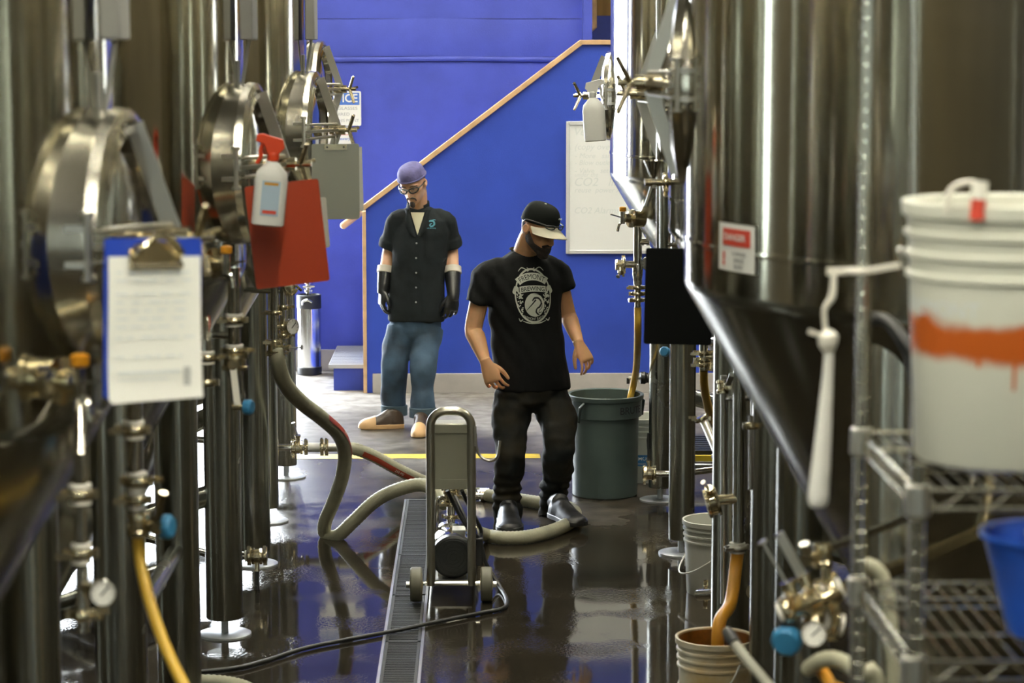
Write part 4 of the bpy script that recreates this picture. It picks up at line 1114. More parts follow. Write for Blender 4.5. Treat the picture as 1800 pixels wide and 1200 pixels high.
def bucket(c, r0, r1, h, label, m='bucket_white', group='plastic buckets', inside=None, fill=None, bail=None, name='bucket'):
    root = thing(name, label, 'bucket', c, group)
    a = MB()
    rr = lambda z: r0 + (r1 - r0) * z / h
    prof = [(r0 * .97, 0), (r0, .006)]
    for zz in (h * .70, h * .78, h * .86):
        prof += [(rr(zz), zz), (rr(zz) + .006, zz + .003), (rr(zz) + .006, zz + .010), (rr(zz), zz + .013)]
    prof += [(r1, h - .025), (r1 + .007, h - .022), (r1 + .008, h - .002), (r1 + .004, h), (r1 - .002, h - .003), (r0 - .004, .008), (.001, .007)]
    a.lathe(prof, c, (0, 0, 1), 56, caps=False); a.build('bucket_wall', m, root)
    if fill:
        a = MB(); a.lathe([(.001, fill), (rr(fill) - .005, fill + .001)], c, (0, 0, 1), 40, caps=False); a.build('contents', inside, root)
        a = MB(); a.lathe([(rr(fill) - .0045, fill), (r1 - .0055, h - .008)], c, (0, 0, 1), 40, caps=False); a.build('inner_residue', inside, root)
    if bail:
        t_, drop = bail
        t_ = math.radians(t_); u_ = V((math.cos(t_), math.sin(t_), 0)); s_ = V((-u_.y, u_.x, 0)); z = h * .80
        c_ = V(c); L_ = r1 + .012
        pts_ = [c_ + s_ * L_ + V((0, 0, z))]
        for k in range(1, 12):
            q = pi * k / 12
            pts_.append(c_ + s_ * (L_ * math.cos(q)) + u_ * (L_ * math.sin(q) * (.55 + .55 * math.sin(q))) + V((0, 0, z - drop * math.sin(q))))
        pts_.append(c_ - s_ * L_ + V((0, 0, z)))
        MB().tube(pts_, .0035, 8, 3).build('bail', 'white_plastic', root)
    return root, rr
b1, _ = bucket(G(1128, 842), .135, .15, .37, 'white bucket with a blue label behind the grey-green bin')
c1 = G(1128, 842)
def lab_(z0, z1, a0, a1, off):
    return lambda u, v: V(c1) + V((math.cos(math.radians(a0 + (a1 - a0) * u)), math.sin(math.radians(a0 + (a1 - a0) * u)), 0)) * (.135 + .015 * (z0 + (z1 - z0) * v) / .37 + off) + V((0, 0, z0 + (z1 - z0) * v))
MB().grid(lab_(.10, .165, -165, -15, .0015), 24, 3).build('label_band', 'label_blue', b1)
t_ = MB(); ring_text(t_, 'FREMONT', c1, .1425, .143, -94, .030, .006); ring_text(t_, 'Because Beer', c1, .1425, .115, -88, .017); t_.build('lettering', 'paper', b1)
bucket(G(1255, 1040), .125, .14, .34, 'white bucket with a hanging wire bail behind the tank pipes', bail=(200, .17))
bucket(V((.86, 8.52, 0)), .122, .138, .365, 'stained white bucket of brown slurry at the bottom edge', 'bucket_stained', inside='brown_goo', fill=.25, bail=(210, .20))
C5 = V((0.80, 3.62, 1.870))
bs, rr_ = bucket(C5, .134, .152, .392, 'big white bucket with an orange smear on the wire shelf', 'bucket_smear', bail=(70, .12))
def on5(t_, z, off=.0015):
    t_ = math.radians(t_); r_ = rr_(z) + off
    return C5 + V((math.cos(t_) * r_, math.sin(t_) * r_, z))
for t0, L_ in ((-97, .05), (-118, .018), (-70, .03)):
    MB().grid(lambda u, v: on5(t0 + (u - .5) * 2.6 * (1 - .3 * v), .172 - L_ * v), 4, 8).build('drip', 'stain_orange', bs)
tx = MB(); ring_text(tx, 'FREMONT', C5, rr_(.235) + .001, .235, -148, .034, .0); 
tx.build('lettering', 'ink_light', bs)
q = on5(-122, .389, .0)
MB().tube([q + V((-.038, 0, -.01)), q + V((-.036, 0, .02)), q + V((-.022, 0, .033)), q + V((.0, 0, .036)), q + V((.006, -.004, .03))], .0045, 10, 5).build('bent_tube', 'gasket_white', bs)
MB().tube([q + V((.007, -.006, .034)), q + V((.004, -.010, -.018))], .011, 14).build('red_sleeve', 'sign_red', bs)
MB().tube([q + V((.008, -.006, .038)), q + V((.0055, -.009, .012))], .0118, 14).build('white_sleeve', 'gasket_white', bs)

kg = thing('beer_keg', 'slim steel keg with black rubber collars beside the stairs', 'keg', (-1.262, 18.08, 0))
kc = V((-1.262, 18.08, 0))
MB().lathe([(.08, .035), (.088, .05), (.089, .07), (.089, .49), (.084, .52), (.05, .535)], kc, (0, 0, 1), 48).build('keg_shell', 'keg_steel', kg)
MB().lathe([(.078, 0), (.092, .004), (.0925, .055), (.089, .06), (.078, .058)], kc, (0, 0, 1), 40).build('base_collar', 'black_rubber', kg)
MB().lathe([(.0895, .50), (.0925, .505), (.0925, .60), (.086, .605), (.083, .60), (.083, .515)], kc, (0, 0, 1), 40, caps=False).build('top_collar', 'black_rubber', kg)
a = MB(); a.lathe([(.012, .53), (.022, .55), (.022, .62), (.034, .625), (.034, .64), (.02, .645), (.02, .68), (.03, .685), (.03, .70), (.01, .705)], kc, (0, 0, 1), 24); a.tube([kc + V((-.04, -.02, .66)), kc + V((.045, -.02, .668))], .01, 10); a.build('coupler', 'steel_polished', kg)
a = MB(); a.tube([kc + V((-.04, -.094, .535)), kc + V((-.035, -.10, .56)), kc + V((0, -.104, .572)), kc + V((.03, -.10, .555))], .009, 8, 4); a.build('handle', 'steel_polished', kg)

# ------------------------------------------------------------------ wire shelf
sx0, sx1, sy0, sy1 = .64, 1.55, 3.45, 3.97
ws = thing('wire_shelf', 'chrome wire shelving rack at the lower right carrying the big bucket', 'shelf', ((sx0 + sx1) / 2, (sy0 + sy1) / 2, 0))
for x in (sx0, sx1):
    for y in (sy0, sy1):
        zt_p = 2.85 if y == sy1 else 1.89
        a = MB(); a.cyl((x, y, .03), (x, y, zt_p), .0125, n=18)
        for k in range(int(zt_p / .025) - 2):
            a.torus((x, y, .06 + k * .025), (0, 0, 1), .0125, .0008, 14, 4)
        po = a.build('post', 'chrome_wire', ws)
        MB().lathe([(.018, 0), (.022, .01), (.014, .03)], (x, y, 0), (0, 0, 1), 14).build('foot', 'black_rubber', po)
for zz in (.25, .75, 1.25, 1.595, 1.85):
    a = MB()
    for z_ in (zz, zz - .028):
        for p0, p1 in (((sx0, sy0), (sx1, sy0)), ((sx1, sy0), (sx1, sy1)), ((sx1, sy1), (sx0, sy1)), ((sx0, sy1), (sx0, sy0))):
            a.cyl((*p0, z_), (*p1, z_), .0035, n=8)
    for p0, p1 in (((sx0, sy0), (sx1, sy0)), ((sx0, sy1), (sx0, sy0)), ((sx0, sy1), (sx1, sy1))):
        n_ = 13; pts_ = []
        for k in range(n_ * 2 + 1):
            f_ = k / (n_ * 2); pts_.append(V((p0[0] + (p1[0] - p0[0]) * f_, p0[1] + (p1[1] - p0[1]) * f_, zz - (.028 if k % 2 else 0))))
        a.tube(pts_, .0024, 6)
    so = a.build('shelf_frame', 'chrome_wire', ws)
    a = MB()
    for k in range(1, 36):
        x = sx0 + (sx1 - sx0) * k / 36
        a.cyl((x, sy0, zz + .002), (x, sy1, zz + .002), .0018, n=6)
    for y in (sy0 + .17, sy0 + .35):
        a.cyl((sx0, y, zz - .002), (sx1, y, zz - .002), .003, n=6)
    a.build('deck_wires', 'chrome_wire', so)['kind'] = 'stuff'
    for x in (sx0, sx1):
        for y in (sy0, sy1):
            MB().lathe([(.0135, -.034), (.019, -.030), (.0175, .012), (.0135, .014)], (x, y, zz - .004), (0, 0, 1), 18).build('collar', 'steel_satin', so)
# clip with cord and the white paddle on the back post
hp_ = thing('plastic_paddle', 'white plastic paddle hanging on a cord from the shelf post', 'paddle', P(1492, 475, 3.95))
a = MB(); q = P(1501, 476, 3.955); a.torus(q, (0, 0, 1), .0165, .005, 20, 8); a.bar(q + V((.014, -.004, 0)), q + V((.075, -.006, .010)), (0, 0, 1), .010, .006); a.bar(q + V((-.014, -.004, 0)), q + V((-.045, -.01, 0)), (0, 0, 1), .012, .008); a.build('post_clip', 'gasket_white', hp_)
a = MB(); a.tube([P(1466, 478, 3.93), P(1463, 520, 3.93), P(1449, 545, 3.93), P(1452, 590, 3.93)], [.0045, .006, .004, .004], 8, 5); a.build('cord', 'gasket_white', hp_)
a = MB(); a.tube([P(1453, 578, 3.93), P(1455, 590, 3.93), P(1455, 604, 3.93), P(1457, 618, 3.93)], [.004, .017, .016, .009], 14, 4); a.bar(P(1458, 595, 3.93), P(1422, 582, 3.92), (0, 0, 1), .008, .006); a.build('cap', 'gasket_white', hp_)
a = MB(); a.tube([P(1457, 612, 3.93), P(1455, 660, 3.93), P(1449, 740, 3.93), P(1443, 820, 3.93), P(1438, 875, 3.93), P(1437, 890, 3.93)], [.0075, .0085, .012, .0155, .0175, .012], 18, 6); a.build('paddle_blade', 'white_plastic', hp_)
# blue jug on the lower shelf, black cable loop on R1
jc = V((.865, 3.60, 1.599))
jg = thing('blue_basin', 'blue plastic basin tapering downwards at the right edge on the lower wire shelf', 'basin', jc)
MB().lathe([(.05, 0), (.054, .003), (.094, .150), (.101, .152), (.101, .160), (.092, .158), (.05, .008), (.001, .007)], jc, (0, 0, 1), 44, caps=False).build('basin_wall', 'jug_blue', jg)
q = jc + V((-.03, -.085, .15))
a = MB(); a.tube([q + V((-.02, -.01, .02)), q + V((.02, -.012, .028)), q + V((.06, -.01, .014))], .012, 10, 4); a.build('metal_clip', 'steel_satin', jg)
cl = thing('cable_loop', 'black cable loop hanging against the big blurred tank', 'cable', P(1560, 560, 4.7))
MB().tube([P(1512, 575, 4.75), P(1535, 560, 4.72), P(1560, 565, 4.7), P(1585, 595, 4.67), P(1604, 632, 4.66), P(1612, 680, 4.66)], .014, 12, 6).build('cable', 'black_rubber', cl)

# ------------------------------------------------------------------ whiteboard, notice sign, papers
wb = thing('whiteboard', 'whiteboard with faint handwriting on the blue stair wall', 'whiteboard', (1.25, YW, 1.46))
x0, x1, z0, z1 = .644, 1.864, 1.008, 1.918
a = MB(); a.box(((x0 + x1) / 2, YW - .010, (z0 + z1) / 2), (x1 - x0 - .02, .012, z1 - z0 - .02)); a.build('panel', 'white_board', wb)
for p0, p1 in (((x0, z0), (x1, z0)), ((x0, z1), (x1, z1)), ((x0, z0 - .012), (x0, z1 + .012)), ((x1, z0 - .012), (x1, z1 + .012))):
    a = MB(); a.bar((p0[0], YW - .014, p0[1]), (p1[0], YW - .014, p1[1]), (0, 1, 0), .026, .026); a.build('frame_rail', 'alu_frame', wb, bevel=.003)
Mw = frame((0, YW - .0168, 0), (1, 0, 0), (0, 0, 1))
a = MB()
for tx_, sz, px, py in (('Verify tank', .075, 1030, 232), ('(copy over + purge', .062, 1052, 258), ('- More   samples', .052, 1048, 274), ('- Blow outlets   hose', .05, 1058, 286), ('- Valve   settings', .05, 1050, 300),
                        ('under the', .042, 1056, 307), ('CO2   lines', .085, 1045, 320), ('reuse  power  CO2 off', .052, 1058, 334), ('CO2 Alarms for tanks', .062, 1070, 370), ('Rinse the hose', .05, 1180, 280), ('yeast log', .06, 1190, 330)):
    q = P(px, py, YW)
    pts_, fs_ = text_geo(tx_, sz, 0.0, .25)
    w0 = min(p_[0] for p_ in pts_)
    a = MB(); a.add([Mw @ V((x0 + .05 - w0 + p_[0] + (px - 1045) * .002 * (px > 1100), p_[1] + q.z, 0)) for p_ in pts_], fs_).build('handwriting_line', 'ink_light', wb)

ns = thing('notice_sign', 'white sign headed NOTICE on the blue wall behind the tanks', 'sign', P(594, 190, YB - .02))
def wall_rect(px0, py0, px1, py1, Y):
    return P(px0, py0, Y), P(px1, py1, Y)
pa, pb = wall_rect(553, 160, 635, 221, YB - .03)
sw, sh = pb.x - pa.x, pa.z - pb.z; sc_ = (pa + pb) / 2
poly = []
for cx_, cz_, a0 in ((1, 1, 0), (-1, 1, 90), (-1, -1, 180), (1, -1, 270)):
    for k in range(5):
        t_ = math.radians(a0 + 90 * k / 4); poly.append((cx_ * (sw / 2 - .012) + .012 * math.cos(t_), cz_ * (sh / 2 - .012) + .012 * math.sin(t_)))
Ms = frame(sc_, (1, 0, 0), (0, 0, 1))
MB().prism(poly, Ms, .003).build('sign_plate', 'paper', ns)
Ms2 = frame(sc_ + V((0, -.0035, 0)), (1, 0, 0), (0, 0, 1))
MB().prism([(-sw / 2 + .012, sh * .10), (sw / 2 - .012, sh * .10), (sw / 2 - .012, sh / 2 - .012), (-sw / 2 + .012, sh / 2 - .012)], Ms2, .0006).build('sign_header', 'sign_blue', ns)
lettering(MB(), [('NOTICE', .085, 0, sh * .285, .018, sw * .84)], Ms2, .0012).build('header_lettering', 'paper', ns)
lettering(MB(), [('SAFETY GLASSES', .032, 0, sh * .0, .0, sw * .84), ('REQUIRED', .032, 0, -sh * .17, 0, sw * .5), ('BEYOND THIS POINT', .032, 0, -sh * .35, 0, sw * .9)], Ms2, .0010).build('lettering', 'ink_grey', ns)
pn = thing('paper_notice', 'white printed sheet below the notice sign', 'paper', P(600, 240, YB - .03))
pa, pb = wall_rect(565, 222, 618, 282, YB - .028); Mp = frame((pa + pb) / 2, (1, 0, 0), (0, 0, 1)); sw2, sh2 = pb.x - pa.x, pa.z - pb.z
MB().box((pa + pb) / 2, (sw2, .002, sh2)).build('sheet', 'paper', pn)
a = MB(); a.box((pa + pb) / 2 + V((.03, -.0016, .065)), (.12, .001, .004)); a.build('red_rule', 'sign_red', pn)
lettering(MB(), [('Brewery', .03, .05, .035, .01)], frame((pa + pb) / 2 + V((0, -.0015, 0)), (1, 0, 0), (0, 0, 1))).build('lettering', 'sign_blue', pn)

# ------------------------------------------------------------------ clipboards and cards
def clipboard(label, c, yaw, roll, m, wd=.228, ht=.318, paper=None, clip=True, hang=None, name='clipboard', group='clipboards hanging on the tanks', tilt=0):
    """c = centre; yaw: right edge swings away from the camera; board in local x/y, front -> towards camera"""
    root = thing(name, label, 'clipboard', c, group)
    x = V((math.cos(math.radians(yaw)), math.sin(math.radians(yaw)), 0)); up = V((0, 0, 1)); f = x.cross(up)
    R_ = Matrix.Rotation(math.radians(roll), 3, f) @ Matrix.Rotation(math.radians(tilt), 3, x)
    x = R_ @ x; up = R_ @ up
    M = frame(c, x, up)
    def rp(w_, h_, r_=.008):
        out = []
        for cx_, cz_, a0 in ((1, 1, 0), (-1, 1, 90), (-1, -1, 180), (1, -1, 270)):
            for k in range(4):
                t_ = math.radians(a0 + 30 * k); out.append((cx_ * (w_ / 2 - r_) + r_ * math.cos(t_), cz_ * (h_ / 2 - r_) + r_ * math.sin(t_)))
        return out
    MB().prism(rp(wd, ht), M, .003).build('board', m, root)
    if paper:
        off, n_ = paper
        for k in range(n_):
            Mp_ = M @ Matrix.Translation((.001 * k + off[0], off[1] - .002 * k, .0035 + .0011 * k)) @ Matrix.Rotation(math.radians(.6 * k), 4, 'Z')
            def fn(u, v, Mp_=Mp_, k=k):
                x_ = (u - .5) * .198; y_ = (v - .5) * .262
                curl = .010 * max(0, .3 - v) ** 2 * 6 + .004 * noise.noise((u * 2, v * 2, k)) * (1 - v)
                return Mp_ @ V((x_, y_, curl * .8 + .0004))
            MB().grid(fn, 10, 14).build('sheet', 'paper', root)
    if clip:
        a = MB(); Mc = M @ Matrix.Translation((0, ht / 2 - .03, .004))
        a.prism([(-.055, -.022), (.055, -.022), (.055, .010), (.03, .024), (-.03, .024), (-.055, .010)], Mc, .006)
        for s_ in (-1, 1):
            a.tube([Mc @ V((s_ * .045, -.005, .004)), Mc @ V((s_ * .045, .006, .022)), Mc @ V((s_ * .02, .028, .026)), Mc @ V((0, .034, .02))], .006, 8, 4)
        a.cyl(Mc @ V((-.055, -.02, .008)), Mc @ V((.055, -.02, .008)), .007, n=10)
        a.build('clip', 'steel_brass', root)
    if hang is not None:
        a = MB(); a.tube([V(hang), (V(hang) + M @ V((0, ht / 2, .0))) / 2 + V((.004, 0, 0)), M @ V((0, ht / 2 - .008, .002))], .0014, 6, 3); a.build('hanging_wire', 'black_rubber', root)
    return root, M
cbA, MA = clipboard('blue clipboard with stained printed sheets hanging on the nearest tank', P(268, 558, 4.44), 40, -3, 'clip_blue', paper=((.002, -.018), 3), hang=P(262, 395, 4.75), tilt=-2, wd=.209, ht=.293)
a = MB(); random.seed(3)
def on_sheet(x_, y_, lift=.0105): return MA @ V((x_, y_ - .018, lift))
def bar2(x0_, x1_, y_, h_): a.add([on_sheet(x0_, y_), on_sheet(x1_, y_), on_sheet(x1_, y_ + h_), on_sheet(x0_, y_ + h_)], [(0, 1, 2, 3)])
for k, y_ in enumerate([.10, .085, .06, .045, .030, .015, 0, -.02, -.055]):
    x_ = -.085
    while x_ < .07:
        w__ = random.uniform(.008, .03); bar2(x_, min(x_ + w__, .085), y_, .004); x_ += w__ + random.uniform(.004, .02)
bar2(-.08, .055, -.085, .006); bar2(-.08, .03, -.096, .003)
a.build('print', 'ink_light', cbA)
a = MB()
for k in range(7): bar2(.062, .078, -.108 + k * .005, .003)
a.build('bar_code', 'ink_grey', cbA)
clipboard('red clipboard hanging below the spray bottle with red trigger', P(505, 411, 7.45), 8, 6, 'clip_red', clip=False, hang=P(492, 300, 7.5))
cbG, MG = clipboard('plain grey clipboard hanging in front of the notice sign', P(590, 319, 10.22), 6, 0, 'clip_grey', wd=.200, clip=False, hang=P(588, 232, 10.3))
a = MB(); a.prism([(-.048, -.012), (.048, -.012), (.048, .012), (-.048, .012)], MG @ Matrix.Translation((0, .145, .003)), .003); a.build('clip_back', 'steel_brass', cbG)
a = MB()
for s_ in (-1, 1): MB().cyl(MG @ V((s_ * .035, .145, .005)), MG @ V((s_ * .035, .145, .008)), .004, n=8).build('rivet', 'black_rubber', cbG)
a = MB(); a.add([MG @ V(p_) for p_ in ((.06, -.125, -.004), (.118, -.125, -.004), (.112, .145, -.004), (.06, .145, -.004))], [(0, 1, 2, 3)]); a.build('sheet_behind', 'paper', cbG)
wc, MW = clipboard('white plastic card peeking out behind the red clipboard', P(552, 392, 8.6), 4, 4, 'gasket_white', wd=.10, ht=.18, clip=False, name='hanging_card', hang=P(545, 330, 8.6), group=None); wc['category'] = 'card'
clipboard('plain black clipboard hanging between the tanks near the whiteboard', P(1193, 521, 8.0), -3, -1, 'clip_black', wd=.226, ht=.322, clip=False, hang=P(1196, 330, 8.05))

# ------------------------------------------------------------------ spray bottles
def spray_bottle(label, c, lean, face, trig, D_label=True, s=1.0, mbody='white_plastic'):
    """c = base centre, lean = up axis"""
    root = thing('spray_bottle', label, 'spray bottle', c, 'spray bottles hooked on the hatches')
    up = V(lean).normalized(); f = V(face); f = (f - up * f.dot(up)).normalized(); sd = up.cross(f)
    M = Matrix((f, sd, up)).transposed().to_4x4(); M.translation = V(c)
    def ring(z, a_, b_): return [M @ V((a_ * s * math.copysign(abs(math.cos(t)) ** .75, math.cos(t)), b_ * s * math.copysign(abs(math.sin(t)) ** .75, math.sin(t)), z * s)) for t in [2 * pi * k / 28 for k in range(28)]]
    ys = 1.0 if sd.y < 0 else -1.0
    secs = [(0, .042, .028), (.004, .047, .032), (.13, .048, .033), (.155, .043, .030), (.178, .022, .018), (.185, .014, .014), (.195, .013, .013)]
    a = MB(); vs_ = []; 
    for q in secs: vs_ += ring(*q)
    n = 28; fs = [(j * n + i, j * n + (i + 1) % n, (j + 1) * n + (i + 1) % n, (j + 1) * n + i) for j in range(len(secs) - 1) for i in range(n)] + [tuple(range(n)), tuple((len(secs) - 1) * n + i for i in range(n))]
    a.add(vs_, fs).build('bottle', mbody, root)
    a = MB(); a.lathe([(.0165 * s, .186 * s), (.0175 * s, .19 * s), (.0165 * s, .208 * s), (.012 * s, .212 * s)], c, up, 20)
    tp = lambda x_, y_, z_: M @ V((x_ * s, y_ * s, z_ * s))
    a.prism([(-.030, .226), (-.024, .250), (.035, .262), (.052, .258), (.054, .240), (.030, .232), (.018, .205), (-.012, .205)], frame(tp(0, .011, 0), (M.to_3x3() @ V((1, 0, 0))), up) , .022 * s) if s == 1 else a.prism([(x_ * s, y_ * s) for x_, y_ in [(-.030, .226), (-.024, .250), (.035, .262), (.052, .258), (.054, .240), (.030, .232), (.018, .205), (-.012, .205)]], frame(tp(0, .011, 0), (M.to_3x3() @ V((1, 0, 0))), up), .022 * s)
    hd = a.build('spray_head', trig, root, bevel=.002)
    a = MB(); a.tube([tp(.030, 0, .236), tp(.038, 0, .215), tp(.036, 0, .195), tp(.046, 0, .175)], .006 * s, 8, 4); a.build('trigger', trig, hd)
    if D_label:
        def fn(u, v): 
            t = -.5 + u; return M @ V((t * .052 * s, ys * (.0345 - .004 * abs(t) ** 2) * s, (.03 + .10 * v) * s))
        MB().grid(fn, 8, 6).build('label', 'label_paleblue', root)
        MB().grid(lambda u, v: M @ V(((-.4 + .8 * u) * .05 * s, ys * .0352 * s, (.036 + .010 * v) * s)), 4, 3).build('label_red_bar', 'sign_red', root)
        MB().grid(lambda u, v: M @ V(((-.4 + .8 * u) * .05 * s, ys * .0352 * s, (.118 + .008 * v) * s)), 4, 3).build('label_orange_bar', 'hose_orange', root)
    return root
spray_bottle('white spray bottle with red trigger hooked on the hatch handle', P(470, 396, 7.25), (.10, 0, 1), (-1, -.12, 0), 'trigger_red', True, 1.04)
spray_bottle('white spray bottle with white head hanging on the hatch near the whiteboard', P(1047, 248, 11.9), (-.07, 0, 1), (1, -.15, 0), 'white_plastic', False, 1.15)
# yellow grating step and grey panel at the far right between tank legs
gs = thing('grating_step', 'black slatted grating with a yellow edge between the tank legs', 'step', G(1245, 818))
gc = G(1245, 812)
a = MB(); a.box(gc + V((0, -.02, .02)), (.34, .03, .05)); a.build('yellow_edge', 'yellow_paint', gs)
for k in range(8):
    a = MB(); a.box(gc + V((0, .05 + k * .075, .055)), (.34, .045, .02)); a.build('slat', 'black_plastic', gs)
a = MB()
for x in (-.14, .14): a.box(gc + V((x, .30, .022)), (.03, .62, .044))
a.build('bearer', 'steel_satin', gs)
gp = thing('grey_cabinet', 'pale grey cabinet standing behind the tank legs', 'cabinet', (1.83, 14.6, 0))
a = MB(); a.box((1.83, 14.6, .47), (.5, .35, .86)); a.build('cabinet_body', 'box_grey', gp, bevel=.006)
a = MB(); a.box((1.83, 14.42, .62), (.46, .012, .50)); a.build('door', 'plate_grey', gp); a = MB(); a.box((1.83, 14.6, .02), (.48, .33, .04)); a.build('plinth', 'black_plastic', gp)
# ------------------------------------------------------------------ people
def solid(name, mb, mname, parent, voxel=.005, smooth=4, disp=None, ang=60):
    """fuse overlapping closed shapes into one continuous skin"""
    me = bpy.data.meshes.new('tmp'); me.from_pydata([tuple(p) for p in mb.v], [], mb.f)
    bm = bmesh.new(); bm.from_mesh(me); bmesh.ops.remove_doubles(bm, verts=bm.verts, dist=1e-5); bmesh.ops.recalc_face_normals(bm, faces=bm.faces); bm.to_mesh(me); bm.free()
    ob = bpy.data.objects.new('tmp', me); COL.objects.link(ob)
    r_ = ob.modifiers.new('r', 'REMESH'); r_.mode = 'VOXEL'; r_.voxel_size = voxel
    if smooth:
        s_ = ob.modifiers.new('s', 'SMOOTH'); s_.factor = .5; s_.iterations = smooth
    dg = bpy.context.evaluated_depsgraph_get()
    m2 = bpy.data.meshes.new_from_object(ob.evaluated_get(dg))
    bpy.data.objects.remove(ob); bpy.data.meshes.remove(me)
    if disp:
        nr = [v.normal.copy() for v in m2.vertices]
        for v, n in zip(m2.vertices, nr):
            v.co += n * disp(v.co)
    off = WLOC.get(parent.name, V((0, 0, 0)))
    BV = BVHTree.FromPolygons([v.co.copy() for v in m2.vertices], [tuple(p.vertices) for p in m2.polygons])
    for v in m2.vertices:
        v.co -= off
    m2.name = name; m2.materials.clear(); m2.materials.append(MATS[mname]); m2.shade_smooth()
    o = bpy.data.objects.new(name, m2); COL.objects.link(o); o.parent = parent; WLOC[o.name] = off
    return o, BV
def loft(mb, secs, n=32):
    """secs: (centre, halfwidth, front, back, ldir, fdir)"""
    vs_ = []
    for c, w_, fr_, bk, l, f in secs:
        for i in range(n):
            t = 2 * pi * i / n; s_ = math.sin(t)
            cx_ = math.copysign(abs(math.cos(t)) ** .85, math.cos(t)); sy = math.copysign(abs(s_) ** .85, s_)
            vs_.append(V(c) + V(l) * (w_ * cx_) + V(f) * ((fr_ if s_ > 0 else bk) * sy))
    m = len(secs)
    fs = [(j * n + i, j * n + (i + 1) % n, (j + 1) * n + (i + 1) % n, (j + 1) * n + i) for j in range(m - 1) for i in range(n)]
    fs += [tuple(range(n - 1, -1, -1)), tuple((m - 1) * n + i for i in range(n))]
    mb.add(vs_, fs)
HEAD = [(0, .022, .088, .010), (.008, .032, .094, .030), (.022, .044, .097, .045), (.04, .053, .096, .06), (.06, .060, .094, .074), (.085, .066, .092, .086), (.11, .070, .090, .094),
        (.13, .073, .093, .098), (.15, .075, .094, .100), (.17, .075, .091, .099), (.19, .071, .080, .090), (.207, .058, .062, .072), (.218, .038, .040, .048), (.225, .015, .016, .018)]
def head_sec(z):
    if z <= HEAD[0][0]: return HEAD[0][1:]
    for a_, b_ in zip(HEAD[:-1], HEAD[1:]):
        if z <= b_[0]:
            t = (z - a_[0]) / (b_[0] - a_[0]); return tuple(a_[k] + (b_[k] - a_[k]) * t for k in (1, 2, 3))
    return HEAD[-1][1:]
class Head:
    def __init__(s, centre, f, roll=0.0, k=1.0):
        s.f = V(f).normalized(); up = V((0, 0, 1)); s.u = (up - s.f * up.dot(s.f)).normalized()
        s.u = Matrix.Rotation(roll, 3, s.f) @ s.u
        s.l = s.u.cross(s.f); s.k = k
        s.o = V(centre) - s.u * (.11 * k)
    def at(s, x, y, z): return s.o + (s.l * x + s.f * y + s.u * z) * s.k
    def surf(s, th, z, off=0.0):
        w_, fr_, bk = head_sec(z); sn = math.sin(th)
        return s.at((w_ + off) * math.cos(th), ((fr_ if sn > 0 else bk) + off) * sn, z)
    def add_to(s, mb, nose=1.0):
        loft(mb, [(s.at(0, 0, z), w_ * s.k, fr_ * s.k, bk * s.k, s.l, s.f) for z, w_, fr_, bk in HEAD], 40)
        k = s.k
        mb.tube([s.at(0, .086, .128), s.at(0, .096, .112), s.at(0, .106 * nose, .092), s.at(0, .113 * nose, .077), s.at(0, .098, .068)], [.008 * k, .0095 * k, .0115 * k, .0135 * k, .008 * k], 12, 4)
        for sd in (-1, 1):
            mb.ball(s.at(sd * .0125, .097, .073), .0085 * k, 10, 8)                                   # nostril wings
            mb.tube([s.at(sd * .012, .091, .133), s.at(sd * .035, .088, .138), s.at(sd * .058, .066, .131)], [.007 * k, .009 * k, .006 * k], 8, 4)   # brow
            mb.tube([s.at(sd * .040, .072, .085), s.at(sd * .056, .052, .094), s.at(sd * .066, .025, .105)], [.012 * k, .014 * k, .008 * k], 8, 4)   # cheekbone
            M = Matrix((s.f, s.l, s.u)).transposed() @ Matrix.Rotation(math.radians(-12), 3, 'Y')
            mb.ball(s.at(sd * .076, -.006, .108), (.017 * k, .0075 * k, .031 * k), 14, 10, M)          # ear
            mb.torus(s.at(sd * .081, -.007, .110), s.l, .019 * k, .0045 * k, 20, 6)
        mb.tube([s.at(-.022, .088, .048), s.at(-.008, .1005, .051), s.at(.008, .1005, .051), s.at(.022, .088, .048)], [.003 * k, .0055 * k, .0055 * k, .003 * k], 8, 4)
        mb.tube([s.at(-.019, .089, .041), s.at(0, .1005, .039), s.at(.019, .089, .041)], [.003 * k, .006 * k, .003 * k], 8, 5)
        mb.ball(s.at(0, .088, .012), (.018 * k, .014 * k, .014 * k), 12, 8)
    def shell(s, name, mname, parent, zlo, zhi, th0, th1, off, edge=.35, nu=40, nv=16, wob=0.0):
        """a patch that hugs the head (beard, cap, hair); zlo/zhi may be functions of theta"""
        def fn(u, v):
            th = th0 + (th1 - th0) * u
            a_ = zlo(th) if callable(zlo) else zlo; b_ = zhi(th) if callable(zhi) else zhi
            z = a_ + (b_ - a_) * v
            e_ = min(1.0, min(u, 1 - u) / .12 if edge else 1) * min(1.0, min(v / edge, (1 - v) / edge)) if edge else 1.0
            q = off * max(e_, 0) ** .5 if edge else off
            return s.surf(th, max(z, .0), q + wob * noise.noise((th * 6, z * 90, 3)))
        return MB().grid(fn, nu, nv).build(name, mname, parent, ang=70)
